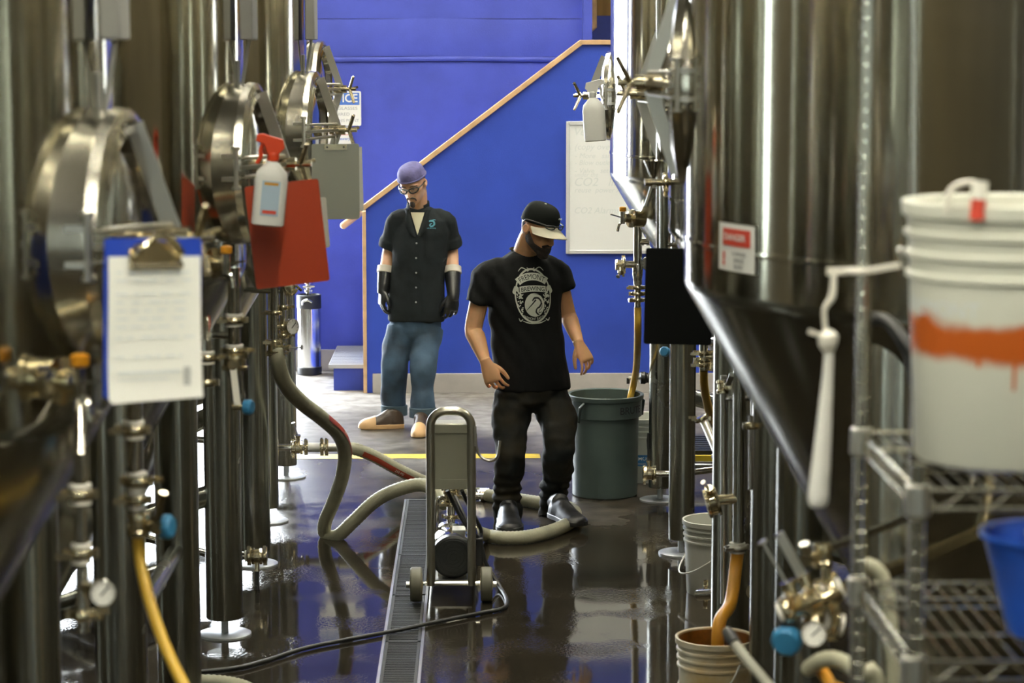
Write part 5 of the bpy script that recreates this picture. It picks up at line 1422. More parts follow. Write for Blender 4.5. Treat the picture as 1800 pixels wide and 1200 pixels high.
def hand(mb, wrist, d, palm_n, thumb, k=1.0, curl=(22, 30, 26, 34), rad=1.0, splay=7.5):
    """d: wrist->knuckles; palm_n: out of the palm; thumb: side of the thumb"""
    d = V(d).normalized(); pn = V(palm_n); pn = (pn - d * pn.dot(d)).normalized(); th = V(thumb); th = (th - d * th.dot(d) - pn * th.dot(pn)).normalized()
    w0 = V(wrist)
    secs = []
    for t, hw, tk in ((-.02, .026, .021), (.0, .029, .020), (.03, .037, .018), (.06, .042, .0165), (.085, .041, .0145), (.095, .036, .010)):
        secs.append((w0 + d * (t * k) + th * (.002 * k), hw * k * (.5 + .5 * rad), tk * k * rad, tk * k * rad, th, pn))
    loft(mb, secs, 24)
    fl = (.072, .082, .076, .060)
    for i in range(4):
        off = (1.5 - i) * .0225 * k
        p = w0 + d * ((.088 - .006 * abs(i - 1.2)) * k) + th * off
        sp = math.radians((1.5 - i) * splay); dv = (d * math.cos(sp) + th * math.sin(sp)).normalized()
        side = pn.cross(dv).normalized()
        pts = [p - dv * .03 * k, p]; rs = [.0080 * k * rad, .0086 * k * rad]
        c = 0
        for j, (fr_, rr) in enumerate(((.46, .0078), (.30, .0072), (.24, .0062))):
            c += math.radians(curl[i]) * (.7, 1.0, .8)[j]
            seg = (dv * math.cos(c) + pn * math.sin(c)).normalized()
            p = p + seg * (fl[i] * fr_ * k); pts.append(p); rs.append(rr * k * rad)
        mb.tube(pts, rs, 12, 3); mb.ball(pts[-1], rs[-1], 10, 8)
    p = w0 + d * (.022 * k) + th * (.026 * k) + pn * (.006 * k)
    pts = [p - th * .015 * k, p]; rs = [.013 * k * rad, .0125 * k * rad]
    for L_, a_, b_, rr in ((.038, .55, .25, .0115), (.032, .28, .30, .0095), (.024, .10, .35, .0078)):
        seg = (d * (1 - a_ * .5) + th * a_ + pn * b_).normalized(); p = p + seg * (L_ * k); pts.append(p); rs.append(rr * k * rad)
    mb.tube(pts, rs, 12, 3); mb.ball(pts[-1], rs[-1], 10, 8)
def footwear(parent, heel, toe, name, m_up, m_sole, shaft=None, width=.05, top=.09, sole=.026, toe_m=None, z0=0.0):
    heel, toe = V(heel), V(toe); heel.z = toe.z = 0.0
    L_ = (toe - heel).length; d = (toe - heel).normalized(); l = V((0, 0, 1)).cross(d) * -1
    prof = [(-.045, .30, .30), (-.03, .60, .62), (.03, .80, .85), (.18, .86, 1.05), (.36, .82, 1.0), (.55, .94, .70), (.72, 1.0, .52), (.86, .94, .43), (.95, .74, .34), (1.0, .40, .22)]
    up = MB(); secs = []
    for t, w_, h_ in prof:
        c = heel + d * (t * L_) + V((0, 0, z0 + sole * .5)); secs.append((c, w_, h_))
    vs_ = []; n = 16
    for c, w_, h_ in secs:
        for i in range(n):
            t = pi * i / (n - 1); vs_.append(c + l * (width * w_ * math.cos(t)) + V((0, 0, 1)) * (top * h_ * math.sin(t) ** .8 + .0))
    m = len(secs); fs = [(j * n + i, j * n + (i + 1) % n, (j + 1) * n + (i + 1) % n, (j + 1) * n + i) for j in range(m - 1) for i in range(n)] + [tuple(range(n)), tuple((m - 1) * n + i for i in range(n))]
    up.add(vs_, fs)
    if shaft is not None:
        up.tube([heel + d * (.20 * L_) + V((0, 0, z0 + .04)), heel + d * (.20 * L_) + V((0, 0, z0 + .09)), V(shaft)], [.045, .046, .05], 16)
    o, bv = solid(name, up, m_up, parent, .006, 3)
    sb = MB(); poly = []
    for t, w_, h_ in prof: poly.append((t * L_, width * 1.06 * w_))
    poly = [(x, y) for x, y in poly] + [(x, -y) for x, y in reversed(poly)]
    M = Matrix((d, l, V((0, 0, 1)))).transposed().to_4x4()
    if M.determinant() < 0:
        M = Matrix((d, -l, V((0, 0, 1)))).transposed().to_4x4()
    M.translation = V((heel.x, heel.y, z0 + .001))
    sb.prism(poly, M, sole); sb.build('sole', m_sole, o, bevel=.004)
    if toe_m:
        tb = MB(); vs_ = []; sub = [(.64, 1.08, .70), (.69, 1.10, .66), (.76, 1.12, .60), (.86, 1.06, .55), (.96, .86, .44), (1.02, .54, .30), (1.045, .2, .12)]
        for t, w_, h_ in sub:
            c = heel + d * (t * L_) + V((0, 0, z0 + sole * .3))
            for i in range(n):
                q = pi * i / (n - 1); vs_.append(c + l * (width * w_ * math.cos(q)) + V((0, 0, 1)) * (top * h_ * math.sin(q) ** .8))
        m = len(sub); fs = [(j * n + i, j * n + (i + 1) % n, (j + 1) * n + (i + 1) % n, (j + 1) * n + i) for j in range(m - 1) for i in range(n)] + [tuple((m - 1) * n + i for i in range(n))]
        tb.add(vs_, fs).build('toe_cap', toe_m, o, ang=60)
    return o
def wrinkle(amp, sc, seed=0.0, axis=(1, 1, .45)):
    ax = V(axis)
    def f(co):
        p = V((co.x * ax.x, co.y * ax.y, co.z * ax.z)) * sc + V((seed, seed * 2, 0))
        return amp * (noise.noise(p) + .5 * noise.noise(p * 2.3))
    return f
class Decal:
    """flat 2D art wrapped on a garment by casting along -front"""
    def __init__(s, bv, c, l, u, f, w_, h_):
        s.bv, s.c, s.l, s.u, s.f, s.w, s.h = bv, V(c), V(l), V(u), V(f), w_, h_
    def __call__(s, x, y, lift=.0012):
        o = s.c + s.l * (x * s.w) + s.u * (y * s.h) + s.f * .5
        hit, nrm, idx, dist = s.bv.ray_cast(o, -s.f)
        if hit is None:
            hit = s.c + s.l * (x * s.w) + s.u * (y * s.h)
        return hit + s.f * lift
    def band(s, mb, fn, nu, nv, lift): mb.grid(lambda u, v: s(*fn(u, v), lift), nu, nv); return mb
    def stroke(s, mb, pts, wd, lift, n=8):
        path = spline([V((p[0], p[1], 0)) for p in pts], n); m = len(path); asp = s.h / s.w
        ws = wd if isinstance(wd, (list, tuple)) else [wd] * len(pts)
        def wat(i):
            t = i / (m - 1) * (len(ws) - 1); k = min(int(t), len(ws) - 2); return ws[k] + (ws[k + 1] - ws[k]) * (t - k)
        vs_ = []
        for i in range(m):
            t = path[min(i + 1, m - 1)] - path[max(i - 1, 0)]; t = V((t.x, t.y * asp, 0)); t.normalize(); q = V((-t.y, t.x, 0)) * (wat(i) / 2)
            for sg in (1, -1): vs_.append(s(path[i].x + sg * q.x, path[i].y + sg * q.y / asp, lift))
        mb.add(vs_, [(2 * i, 2 * i + 1, 2 * i + 3, 2 * i + 2) for i in range(m - 1)]); return mb
    def text(s, mb, txt, mapf, lift, bold=0.0, k=1.0):
        pts, fs = text_geo(txt, 1.0, bold)
        x0 = min(p[0] for p in pts); x1 = max(p[0] for p in pts); y0 = min(p[1] for p in pts); y1 = max(p[1] for p in pts)
        mb.add([s(*mapf((p[0] - x0) / (x1 - x0), (p[1] - y0) / (y1 - y0)), lift) for p in pts], fs); return mb

# ================= man in the black T-shirt
ND = 12.5
pA = thing('person', 'bearded man in black printed T-shirt and dark jeans stepping past the pump cart', 'person', G(935, 925))
bf = V((.34, -.94, 0)); bl = V((.94, .34, 0)); bu = V((0, 0, 1))
hdA = Head(P(946, 403, 12.40), V((.64, -.70, -.31)), math.radians(-5), 1.03)
shR, elR, wrR = P(853, 480, 12.44), P(832, 578, 12.42), P(854, 638, 12.30)
shL, elL, wrL = P(976, 470, 12.58), P(998, 552, 12.60), P(1018, 604, 12.48)
body = MB(); hdA.add_to(body)
nb = P(922, 452, 12.50)
body.tube([nb - bu * .10, nb, hdA.at(0, -.035, .045), hdA.at(0, -.02, .09)], [.075, .066, .060, .058], 20, 4)
loft(body, [(P(936, 668, ND), .14, .09, .09, bl, bf), (P(930, 600, ND), .13, .085, .085, bl, bf), (P(922, 530, ND), .15, .09, .09, bl, bf), (P(921, 485, ND), .13, .06, .07, bl, bf), (P(922, 462, ND), .07, .05, .055, bl, bf), (P(922, 448, ND), .05, .045, .05, bl, bf)])
for sh, el, wr, up_r in ((shR, elR, wrR, (.035, .042, .050, .046, .048, .042, .030, .026)), (shL, elL, wrL, (.035, .040, .047, .043, .044, .039, .029, .025))):
    pts_ = [nb + (sh - nb) * .55, sh, sh + (el - sh) * .5, el, el + (wr - el) * .25, el + (wr - el) * .5, el + (wr - el) * .88, wr]
    body.tube(pts_, list(up_r), 18, 3)
hand(body, wrR, (.38, -.12, -.92), (.30, .90, .1), (.9, -.3, .3), 1.12, (26, 34, 40, 44))
hand(body, wrL, (.42, -.25, -.86), (-.55, .75, -.25), (-.5, -.85, .1), 1.06, (20, 32, 38, 42))
for sgn, pts_ in ((0, (P(905, 690, ND), P(898, 790, 12.42), P(893, 905, 12.44))), (1, (P(966, 690, 12.55), P(985, 792, 12.42), P(975, 893, 12.56)))):
    body.tube([P(936, 668, ND), pts_[0], pts_[1], pts_[2]], [.06, .055, .032, .026], 14, 3)
skinA, bvA = solid('person_body', body, 'skin_a', pA, .0036, 2)
# T-shirt
sb = MB()
loft(sb, [(P(936, 684, ND), .205, .135, .135, bl, bf), (P(935, 668, ND), .205, .137, .135, bl, bf), (P(931, 620, ND), .196, .132, .128, bl, bf), (P(926, 575, ND), .192, .130, .125, bl, bf), (P(922, 530, ND), .196, .132, .125, bl, bf),
          (P(920, 495, ND), .205, .122, .118, bl, bf), (P(919, 474, ND), .195, .10, .10, bl, bf), (P(920, 460, ND), .15, .088, .092, bl, bf), (P(920, 450, ND), .105, .078, .088, bl, bf), (P(921, 444, 12.51), .085, .074, .085, bl, bf), (P(922, 438, 12.52), .071, .062, .078, bl, bf)], 48)
for sh, el, k0, k1 in ((shR, elR, .02, .55), (shL, elL, .0, .48)):
    q = nb + (sh - nb) * .45 - bu * .035
    sb.tube([q, sh - bu * .012, sh + (el - sh) * .28, sh + (el - sh) * k1], [.075, .070, .074, .079], 20, 4)
wA = wrinkle(.014, 7, 1.0, (1.2, 1.2, .6))
def foldsA(co):
    base = wA(co)
    d_ = (co - P(860, 560, 12.4)).length
    return base + .006 * math.sin((co.z * 1.2 + co.x * 1.6) * 42) * max(0, 1 - d_ / .35)
tee, bvT = solid('t_shirt', sb, 'tee_black', pA, .0065, 16, foldsA)
MB().tube([P(921, 437, 12.52) + (bl * .070 * math.cos(t) + bf * (.064 if math.sin(t) > 0 else .072) * math.sin(t)) - bu * (.030 * max(0, math.sin(t))) for t in [2 * pi * k / 40 for k in range(41)]], .0065, 8).build('neck_rib', 'tee_black', tee)
# jeans
jb = MB()
loft(jb, [(P(934, 720, ND), .06, .05, .06, bl, bf), (P(936, 704, ND), .18, .115, .125, bl, bf), (P(936, 688, ND), .195, .125, .13, bl, bf), (P(936, 660, ND), .185, .12, .12, bl, bf)])
jb.tube([P(908, 690, 12.48), P(900, 735, 12.46), P(897, 800, 12.40), P(891, 850, 12.46), P(892, 895, 12.46), P(893, 919, 12.46)], [.108, .101, .081, .071, .070, .074], 22, 4)
jb.tube([P(962, 690, 12.53), P(978, 735, 12.48), P(984, 790, 12.40), P(977, 845, 12.52), P(972, 885, 12.60), P(973, 906, 12.60)], [.110, .103, .083, .075, .079, .083], 22, 4)
w1 = wrinkle(.015, 8, 5.0, (1, 1, 1.3))
jeans, bvJ = solid('jeans', jb, 'jeans_dark', pA, .007, 5, lambda co: w1(co) + (.006 * math.sin(co.z * 120 + 3 * noise.noise(co * 6)) * max(0, 1 - abs(co.z - .14) / .13)))
footwear(pA, G(893, 915), G(897, 937), 'boot', 'boot_black', 'black_rubber', P(893, 890, 12.46), .068, .098)
footwear(pA, G(976, 908, .03), G(1021, 926, .03), 'boot', 'boot_black', 'black_rubber', P(974, 880, 12.60), .062, .098, z0=.03)
# beard, hair, cap, glasses
def bz_hi(th):
    q = abs(th / pi - .5) * 2
    return .060 - .016 * min(1, q / .35) + .010 * max(0, (q - .35) / .3) + .055 * max(0, (q - .66) / .34)
hdA.shell('beard', 'beard_dark', pA, lambda th: .0 + .045 * max(0, abs(th / pi - .5) * 2 - .55) / .5, bz_hi, -.14, pi + .14, .013, .12, 70, 24, .002)
b_ = MB(); b_.ball(hdA.at(0, .078, .004), (.034, .030, .022), 20, 12, Matrix((hdA.l, hdA.f, hdA.u)).transposed()); b_.tube([hdA.at(-.03, .086, .05), hdA.at(-.012, .103, .060), hdA.at(.012, .103, .060), hdA.at(.03, .086, .05)], [.005, .0065, .0065, .005], 10, 4)
b_.build('chin_beard', 'beard_dark', pA, ang=80)
hdA.shell('hair', 'beard_dark', pA, lambda th: .06 + .02 * math.cos(th - 1.5 * pi), .145, pi + .25, 2 * pi - .25, .004, .25, 30, 10)
def capsurf(u, v):
    th = 2 * pi * u; z = .142 + .012 * math.sin(th) + (.100 - .012 * math.sin(th)) * math.sin(v * pi / 2) ** .9
    k = math.cos(v * pi / 2) ** .55 if v < 1 else 0
    w_, fr_, bk = .086, .104, .110
    s_ = math.sin(th)
    return hdA.at(w_ * k * math.cos(th), (fr_ if s_ > 0 else bk) * k * s_, z + .004)
co_ = MB().grid(capsurf, 48, 18, True).build('cap', 'cap_black', pA, ang=70)
def brim(u, v, low=0.0):
    a_ = math.radians(-76 + 152 * u); r0 = .102; ext = .080 * max(0, math.cos(a_ * 1.05)) ** .55
    x = math.sin(a_) * .088 * (1 + v * .06); y = math.cos(a_) * r0 + v * ext
    return hdA.at(x, y, .155 - .020 * abs(math.sin(a_)) ** 2 - v * .026 - low)
bb = MB(); bb.grid(lambda u, v: brim(u, v), 25, 8); bb.grid(lambda u, v: brim(u, v, .004), 25, 8)
bb.tube([brim(u / 24, 1, .002) for u in range(25)], .0028, 8); bb.build('brim', 'brim_cream', co_, ang=60)
MB().ball(hdA.at(0, -.002, .243), (.008, .008, .005), 12, 8).build('cap_button', 'brim_cream', co_)
MB().tube([hdA.at(.02 + .010 * math.cos(t), .1085 - .003, .205 + .004 * math.sin(2 * t)) for t in [2 * pi * k / 12 for k in range(13)]], .0016, 6).build('cap_badge', 'print_cream', co_)
# safety glasses on the cap
gl = MB()
for sd in (-1, 1):
    gl.tube([hdA.at(sd * .010, .117, .168), hdA.at(sd * .030, .120, .173), hdA.at(sd * .055, .107, .170), hdA.at(sd * .062, .098, .160), hdA.at(sd * .045, .112, .152), hdA.at(sd * .018, .118, .155), hdA.at(sd * .010, .117, .168)], .0030, 8, 3)
    gl.tube([hdA.at(sd * .062, .100, .168), hdA.at(sd * .086, .05, .166), hdA.at(sd * .090, -.01, .156), hdA.at(sd * .085, -.03, .140)], .0034, 8, 4)
gl.tube([hdA.at(-.010, .117, .168), hdA.at(0, .121, .170), hdA.at(.010, .117, .168)], .003, 8, 3)
go = gl.build('safety_glasses', 'black_plastic', pA)
ln = MB()
for sd in (-1, 1):
    ln.grid(lambda u, v: hdA.at(sd * (.012 + .046 * u), .118 - .018 * u ** 2 + .003 * math.sin(pi * u), .154 + .016 * v - .002 * u), 6, 4)
ln.build('lens', 'lens_clear', go)
for sd in (-1, 1):
    MB().ball(hdA.at(sd * .031, .0775, .118), .0125, 14, 10).build('eye', 'skin_a', pA)
    MB().tube([hdA.at(sd * .016, .093, .139), hdA.at(sd * .035, .0905, .143), hdA.at(sd * .055, .073, .137)], [.004, .005, .003], 8, 4).build('eyebrow', 'beard_dark', pA)
# emblem on the chest
ec = P(939, 519, 12.36)
df = V((.20, -.98, 0)).normalized(); dl = V((.98, .20, 0)).normalized()
dc = Decal(bvT, ec, dl, V((-.05, 0, 1)).normalized(), df, .208, .296)
pr = MB()
EL = lambda cx_, cy_, rx, ry: (lambda a, k=1.0: (cx_ + rx * k * math.cos(a), cy_ + ry * k * math.sin(a)))
e1_ = EL(0, -.015, .47, .475)
dc.band(pr, lambda u, v: e1_(2 * pi * u, .93 + .07 * v), 72, 2, .0014)                                      # outer ring
def arch(r0, r1, a0, a1, cx_=0.0, cy_=-.16, ky=.72):
    return lambda u, v: (cx_ + (r0 + (r1 - r0) * v) * math.cos(math.radians(a1 + (a0 - a1) * u)), cy_ + ky * (r0 + (r1 - r0) * v) * math.sin(math.radians(a1 + (a0 - a1) * u)))
dc.band(pr, arch(.52, .70, 52, 128, 0, -.12), 40, 4, .0014)                                                       # FREMONT banner
dc.band(pr, lambda u, v: ((u - .5) * .68, .028 + .108 * v + .03 * math.cos((u - .5) * 2.4)), 30, 4, .0014)    # BREWING banner
for sd in (-1, 1):
    dc.band(pr, lambda u, v: (sd * (.36 + .07 * u), .03 + .10 * v + .05 * u), 4, 4, .0014)
    dc.stroke(pr, [(sd * .38, .05), (sd * .32, .01), (sd * .36, -.03), (sd * .28, -.06)], [.05, .04, .03, .01], .0014)
pan = EL(.02, -.175, .25, .205)
dc.band(pr, lambda u, v: pan(2 * pi * u, max(v, .02)), 40, 7, .0013)                                      # heron panel
random.seed(11)
for sd in (-1, 1):                                                                                       # hop cones and leaves
    for k in range(34):
        x_ = sd * random.uniform(.27, .41); y_ = random.uniform(-.34, .02)
        if y_ < -.33 or (x_ / .44) ** 2 + ((y_ + .03) / .43) ** 2 > .95: continue
        a_ = random.uniform(0, pi); L_ = random.uniform(.03, .055)
        dc.stroke(pr, [(x_ - L_ * math.cos(a_) * .6, y_ - L_ * math.sin(a_) * .5), (x_, y_), (x_ + L_ * math.cos(a_) * .6, y_ + L_ * math.sin(a_) * .5)], [.006, .026, .006], .0014, 3)
    dc.stroke(pr, [(sd * .45, .16), (sd * .49, .06), (sd * .46, .02)], [.02, .06, .02], .0014)
    dc.stroke(pr, [(sd * .10, .47), (sd * .05, .44), (sd * .09, .41), (sd * .13, .44), (sd * .24, .47), (sd * .33, .41)], [.014, .022, .022, .02, .024, .012], .0014)
    dc.stroke(pr, [(sd * .30, -.42), (sd * .36, -.45), (sd * .40, -.40)], [.02, .03, .01], .0014)
dc.stroke(pr, [(-.30, -.45), (-.15, -.487), (0, -.495), (.15, -.487), (.30, -.45)], [.012, .03, .035, .03, .012], .0014)
dc.text(pr, 'FREMONT EARTH', lambda u, v: ((u - .5) * .54, -.440 + .045 * v + .05 * (2 * u - 1) ** 2), .0022)
po_ = pr.build('chest_print', 'print_cream', tee, ang=80); po_['label'] = 'cream brewery emblem with a heron'
pk = MB()
dc.text(pk, 'FREMONT', lambda u, v: arch(.55, .67, 58, 122, 0, -.12)(u, v), .0026)
pk.build('print_lettering', 'print_black', tee, ang=80); pk = MB()
dc.text(pk, 'BREWING', lambda u, v: ((u - .5) * .60, .045 + .075 * v + .03 * math.cos((u - .5) * 2.4)), .0026, .01)
pk.build('print_lettering', 'print_black', tee, ang=80); pk = MB()
dc.stroke(pk, [(-.20, -.28), (-.10, -.20), (.0, -.125), (.06, -.085)], [.006, .022, .032, .042], .0024)             # beak
dc.stroke(pk, [(-.04, -.105), (.03, -.055), (.13, -.06), (.19, -.13), (.15, -.20), (.07, -.24), (.05, -.30), (.12, -.35)], [.02, .05, .045, .034, .045, .034, .045, .03], .0024)   # neck
dc.stroke(pk, [(.21, -.14), (.20, -.22), (.13, -.27), (.12, -.31), (.2, -.30)], [.01, .018, .014, .018, .01], .0024)
for k in range(6):
    dc.stroke(pk, [(.06 + .025 * k, -.33 + .01 * k), (.09 + .02 * k, -.365 + .012 * k)], [.010, .004], .0024, 3)
dc.stroke(pk, [(-.02, .02), (.10, .01), (.20, -.02)], [.004, .012, .004], .0024)
pk.build('printed_heron', 'print_black', tee, ang=80)

# ================= man in goggles and gloves
FD = 15.6
pB = thing('person', 'man in purple skull cap, black work shirt, long gloves and rolled jeans', 'person', G(715, 755))
bf = V((-.14, -.99, 0)).normalized(); bl = V((.99, -.14, 0)).normalized()
hdB = Head(P(727, 323, 15.50), V((-.30, -.86, -.40)), math.radians(6), 1.02)
shR, elR, wrR = P(698, 384, 15.6), P(683, 444, 15.66), P(674, 508, 15.58)
shL, elL, wrL = P(782, 384, 15.6), P(794, 440, 15.66), P(797, 518, 15.52)
nb = P(735, 372, 15.60)
body = MB(); hdB.add_to(body, .97)
body.tube([nb - bu * .10, nb, hdB.at(0, -.035, .04), hdB.at(0, -.02, .09)], [.065, .060, .056, .056], 20, 4)
loft(body, [(P(732, 560, FD), .13, .09, .09, bl, bf), (P(736, 480, FD), .13, .085, .085, bl, bf), (P(739, 420, FD), .14, .09, .09, bl, bf), (P(739, 394, FD), .12, .06, .06, bl, bf), (P(737, 372, FD), .07, .05, .055, bl, bf)])
for sh, el, wr in ((shR, elR, wrR), (shL, elL, wrL)):
    body.tube([nb + (sh - nb) * .55, sh, sh + (el - sh) * .5, el, el + (wr - el) * .3, el + (wr - el) * .6, wr], [.03, .036, .044, .041, .043, .038, .028], 18, 3)
for pts_ in ((P(706, 575, FD), P(695, 645, 15.55), P(694, 730, 15.58)), (P(752, 575, FD), P(745, 645, 15.5), P(744, 735, 15.42))):
    body.tube([P(730, 560, FD), pts_[0], pts_[1], pts_[2]], [.06, .055, .032, .026], 14, 3)
solid('person_body', body, 'skin_b', pB, .0046, 3)
sb = MB()
loft(sb, [(P(731, 564, FD), .186, .125, .125, bl, bf), (P(732, 545, FD), .186, .127, .125, bl, bf), (P(735, 490, FD), .176, .122, .118, bl, bf), (P(738, 440, FD), .178, .124, .115, bl, bf), (P(740, 408, FD), .186, .115, .108, bl, bf), (P(740, 388, FD), .175, .095, .095, bl, bf), (P(738, 376, FD), .13, .08, .088, bl, bf), (P(736, 364, FD), .075, .066, .075, bl, bf)], 48)
for sh, el, k1 in ((shR, elR, .80), (shL, elL, .80)):
    sb.tube([nb + (sh - nb) * .45 - bu * .035, sh - bu * .012, sh + (el - sh) * .35, sh + (el - sh) * k1], [.07, .066, .069, .071], 20, 4)
    e_ = sh + (el - sh) * (k1 - .06); ax_ = (el - sh).normalized()
    sb.tube([e_ - ax_ * .03, e_ + ax_ * .03], [.079, .080], 20)
w2 = wrinkle(.012, 8, 9.0, (1.2, 1.2, .5))
def foldsB(co):
    q = co.z * 1.0 + co.x * .9 + .10 * noise.noise(co * 5)
    return w2(co) + .0045 * max(0, noise.noise(V((co.x * 6, co.y * 6, co.z * 2)))) * math.sin(q * 55)
shirt, bvS = solid('work_shirt', sb, 'shirt_black', pB, .0065, 14, foldsB)
jb = MB()
loft(jb, [(P(730, 600, FD), .09, .07, .08, bl, bf), (P(730, 580, FD), .165, .11, .12, bl, bf), (P(731, 555, FD), .172, .115, .12, bl, bf)])
jb.tube([P(706, 575, FD), P(698, 610, 15.58), P(695, 648, 15.54), P(693, 690, 15.58), P(693, 727, 15.58)], [.098, .092, .084, .080, .078], 22, 4)
jb.tube([P(754, 575, FD), P(747, 610, 15.56), P(744, 648, 15.48), P(743, 690, 15.45), P(743, 731, 15.42)], [.098, .092, .084, .080, .078], 22, 4)
w3 = wrinkle(.016, 7, 14.0, (1, 1, .8))
jeansB, _ = solid('jeans', jb, 'jeans_blue', pB, .007, 5, w3)
for a_, b2 in ((P(693, 712, 15.58), P(693, 729, 15.58)), (P(743, 716, 15.42), P(743, 733, 15.42))):
    MB().lathe([(.080, 0), (.0865, .002), (.0865, .062), (.082, .066)], b2, (a_ - b2), 28).build('turned_up_cuff', 'cuff_blue', jeansB)
footwear(pB, G(707, 752), G(633, 754), 'boot', 'boot_brown', 'sole_tan', P(694, 722, 15.58), .048, .112, .030, 'sole_tan')
footwear(pB, G(741, 757), G(735, 770), 'boot', 'boot_brown', 'sole_tan', P(743, 725, 15.42), .048, .112, .030, 'sole_tan')
# gloves
for (el, wr, dv, pn, th, nm) in ((elR, wrR, (-.12, -.1, -1), (.9, .3, .0), (.2, -1, 0), 'R'), (elL, wrL, (-.14, -.15, -1), (-.35, .9, 0), (-.9, -.35, -.1), 'L')):
    gb = MB(); hand(gb, wr, dv, pn, th, 1.08, (26, 30, 34, 36), 1.22, 4)
    q0 = el + (wr - el) * .46
    gb.tube([q0, el + (wr - el) * .7, wr, wr + V(dv).normalized() * .03], [.056, .050, .040, .036], 20, 4)
    g_o, _ = solid('rubber_glove', gb, 'glove_black', pB, .0045, 3)
    ax_ = (wr - el).normalized(); qa = el + (wr - el) * .38
    MB().lathe([(.053, 0), (.0585, .002), (.0585, .044), (.054, .047)], qa, ax_, 28).build('glove_cuff', 'cuff_white', g_o)
# skull cap, glasses, moustache
def capB(u, v):
    th = 2 * pi * u; zb = .156 + .006 * math.sin(th); z = zb + (.240 - zb) * math.sin(v * pi / 2) ** .85
    k = math.cos(v * pi / 2) ** .5 if v < 1 else 0
    s_ = math.sin(th); r_ = 1 + .018 * noise.noise((th * 2.2, v * 5, 4))
    return hdB.at(.086 * k * r_ * math.cos(th), (.103 if s_ > 0 else .112) * k * r_ * s_, z)
cB = MB().grid(capB, 48, 16, True).build('skull_cap', 'cap_purple', pB, ang=75)
MB().tube([hdB.at(.0875 * math.cos(t), (.1045 if math.sin(t) > 0 else .1135) * math.sin(t),   .160 + .006 * math.sin(t)) for t in [2 * pi * k / 40 for k in range(41)]], .0055, 8).build('cap_band', 'cap_purple', cB)
gl = MB()
for sd in (-1, 1):
    gl.tube([hdB.at(sd * .008, .106, .120), hdB.at(sd * .030, .108, .128), hdB.at(sd * .058, .090, .126), hdB.at(sd * .064, .082, .112), hdB.at(sd * .050, .096, .098), hdB.at(sd * .024, .108, .096), hdB.at(sd * .009, .107, .108), hdB.at(sd * .008, .106, .120)], .0048, 8, 3)
    gl.tube([hdB.at(sd * .064, .086, .118), hdB.at(sd * .079, .05, .122), hdB.at(sd * .083, .0, .124)], .0042, 8, 4)
gl.tube([hdB.at(-.009, .106, .116), hdB.at(0, .112, .118), hdB.at(.009, .106, .116)], .0042, 8, 3)
goB = gl.build('safety_glasses', 'black_plastic', pB)
ln = MB()
for sd in (-1, 1):
    ln.grid(lambda u, v: hdB.at(sd * (.011 + .050 * u), .107 - .020 * u ** 2 + .003 * math.sin(pi * u), .098 + .028 * v - .001 * u), 6, 4)
ln.build('lens', 'lens_clear', goB)
for sd in (-1, 1):
    MB().ball(hdB.at(sd * .031, .0775, .117), .0125, 14, 10).build('eye', 'skin_b', pB)
    MB().ball(hdB.at(sd * .031, .0895, .112), (.006, .0025, .003), 10, 6).build('pupil', 'ink_black', pB)
    MB().tube([hdB.at(sd * .014, .095, .134), hdB.at(sd * .035, .093, .139), hdB.at(sd * .055, .075, .132)], [.0035, .0045, .003], 8, 4).build('eyebrow', 'beard_grey', pB)
    MB().tube([hdB.at(sd * .002, .107, .062), hdB.at(sd * .016, .104, .060), hdB.at(sd * .028, .092, .048), hdB.at(sd * .030, .090, .034)], [.006, .0065, .005, .003], 8, 4).build('moustache', 'beard_grey', pB)
bb = MB(); bb.ball(hdB.at(0, .094, .012), (.019, .015, .024), 16, 10, Matrix((hdB.l, hdB.f, hdB.u)).transposed()); bb.build('goatee', 'beard_grey', pB)
hdB.shell('hair', 'beard_grey', pB, lambda th: .075 + .02 * math.cos(th - 1.5 * pi), .15, pi - .05, 2 * pi + .05, .004, .25, 30, 10)
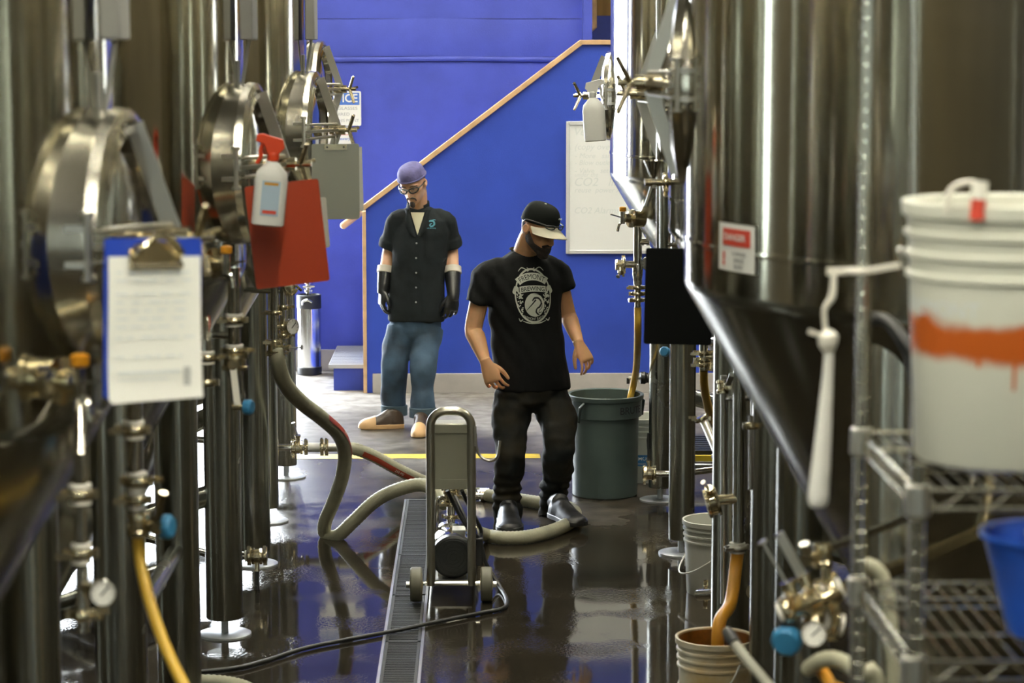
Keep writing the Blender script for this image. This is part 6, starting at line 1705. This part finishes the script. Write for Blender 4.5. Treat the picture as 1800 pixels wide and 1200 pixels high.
# open collar with pale undershirt, placket, buttons, badge
dS = Decal(bvS, P(733, 400, 15.48), bl, V((0, 0, 1)), bf, 1, 1)
us = MB(); us.grid(lambda u, v: dS((u - .5) * (.004 + .085 * v) - .004 + .010 * (1 - v), -.055 + .150 * v, .0022), 8, 12); us.build('undershirt', 'tee_yellow', pB, ang=70)
for sd in (-1, 1):
    cl_ = MB()
    def flap(u, v, sd=sd):
        inner = V((sd * (.004 + .048 * v) - .004, -.058 + .168 * v)); outer = V((sd * (.028 + .058 * v + .022 * math.sin(pi * min(1, v * 1.25))) - .004, -.030 + .140 * v - .026 * (1 - v)))
        p_ = inner + (outer - inner) * u
        return dS(p_.x, p_.y, .008 + .016 * math.sin(pi * u) * (.4 + v))
    cl_.grid(flap, 8, 12); cl_.build('collar', 'shirt_black', shirt, ang=60)
def stand(u, v):
    t = math.radians(128 + 284 * u); q = P(735, 366, 15.60)
    k_ = 1 + .14 * v
    return q + bl * (.070 * k_ * math.cos(t)) + bf * ((.072 if math.sin(t) > 0 else .074) * k_ * math.sin(t)) + bu * (.050 - .055 * v - .035 * max(0, math.sin(t)))
MB().grid(stand, 40, 6).build('collar_stand', 'shirt_black', shirt, ang=60)
pl = MB(); pl.grid(lambda u, v: dS((u - .5) * .032 + .006 * v - .006, -.56 + .50 * v, .0030), 4, 40); pl.build('placket', 'shirt_black', shirt, ang=70)
for k in range(5):
    MB().ball(dS(-.004 - .001 * k, -.10 - .095 * k, .005), (.006, .004, .006), 10, 6).build('button', 'ink_grey', shirt)
for sd in (-1, 1):
    MB().grid(lambda u, v: dS(sd * .095 + .02 + (u - .5) * .115, -.085 - .135 * v - .012 * (1 - abs(2 * u - 1)) * (v > .9), .0035), 8, 8).build('chest_pocket', 'shirt_black', shirt, ang=60)
bd = MB(); dB = Decal(bvS, P(755, 395, 15.48), bl, V((0, 0, 1)), bf, .075, .060)
dB.stroke(bd, [(-.48, .02), (-.20, .28), (.10, .40), (.32, .30), (.36, .02), (.18, -.18), (.0, -.10), (.06, .08), (.2, .1)], [.04, .10, .16, .14, .16, .13, .10, .10, .04], .0055)
dB.stroke(bd, [(.10, .42), (.30, .50), (.48, .48)], [.05, .08, .03], .0055)
dB.text(bd, 'Fremont Brewing', lambda u, v: ((u - .5) * 1.0, -.46 + .17 * v), .0055, .01); bd.build('embroidered_badge', 'print_teal', shirt, ang=80)
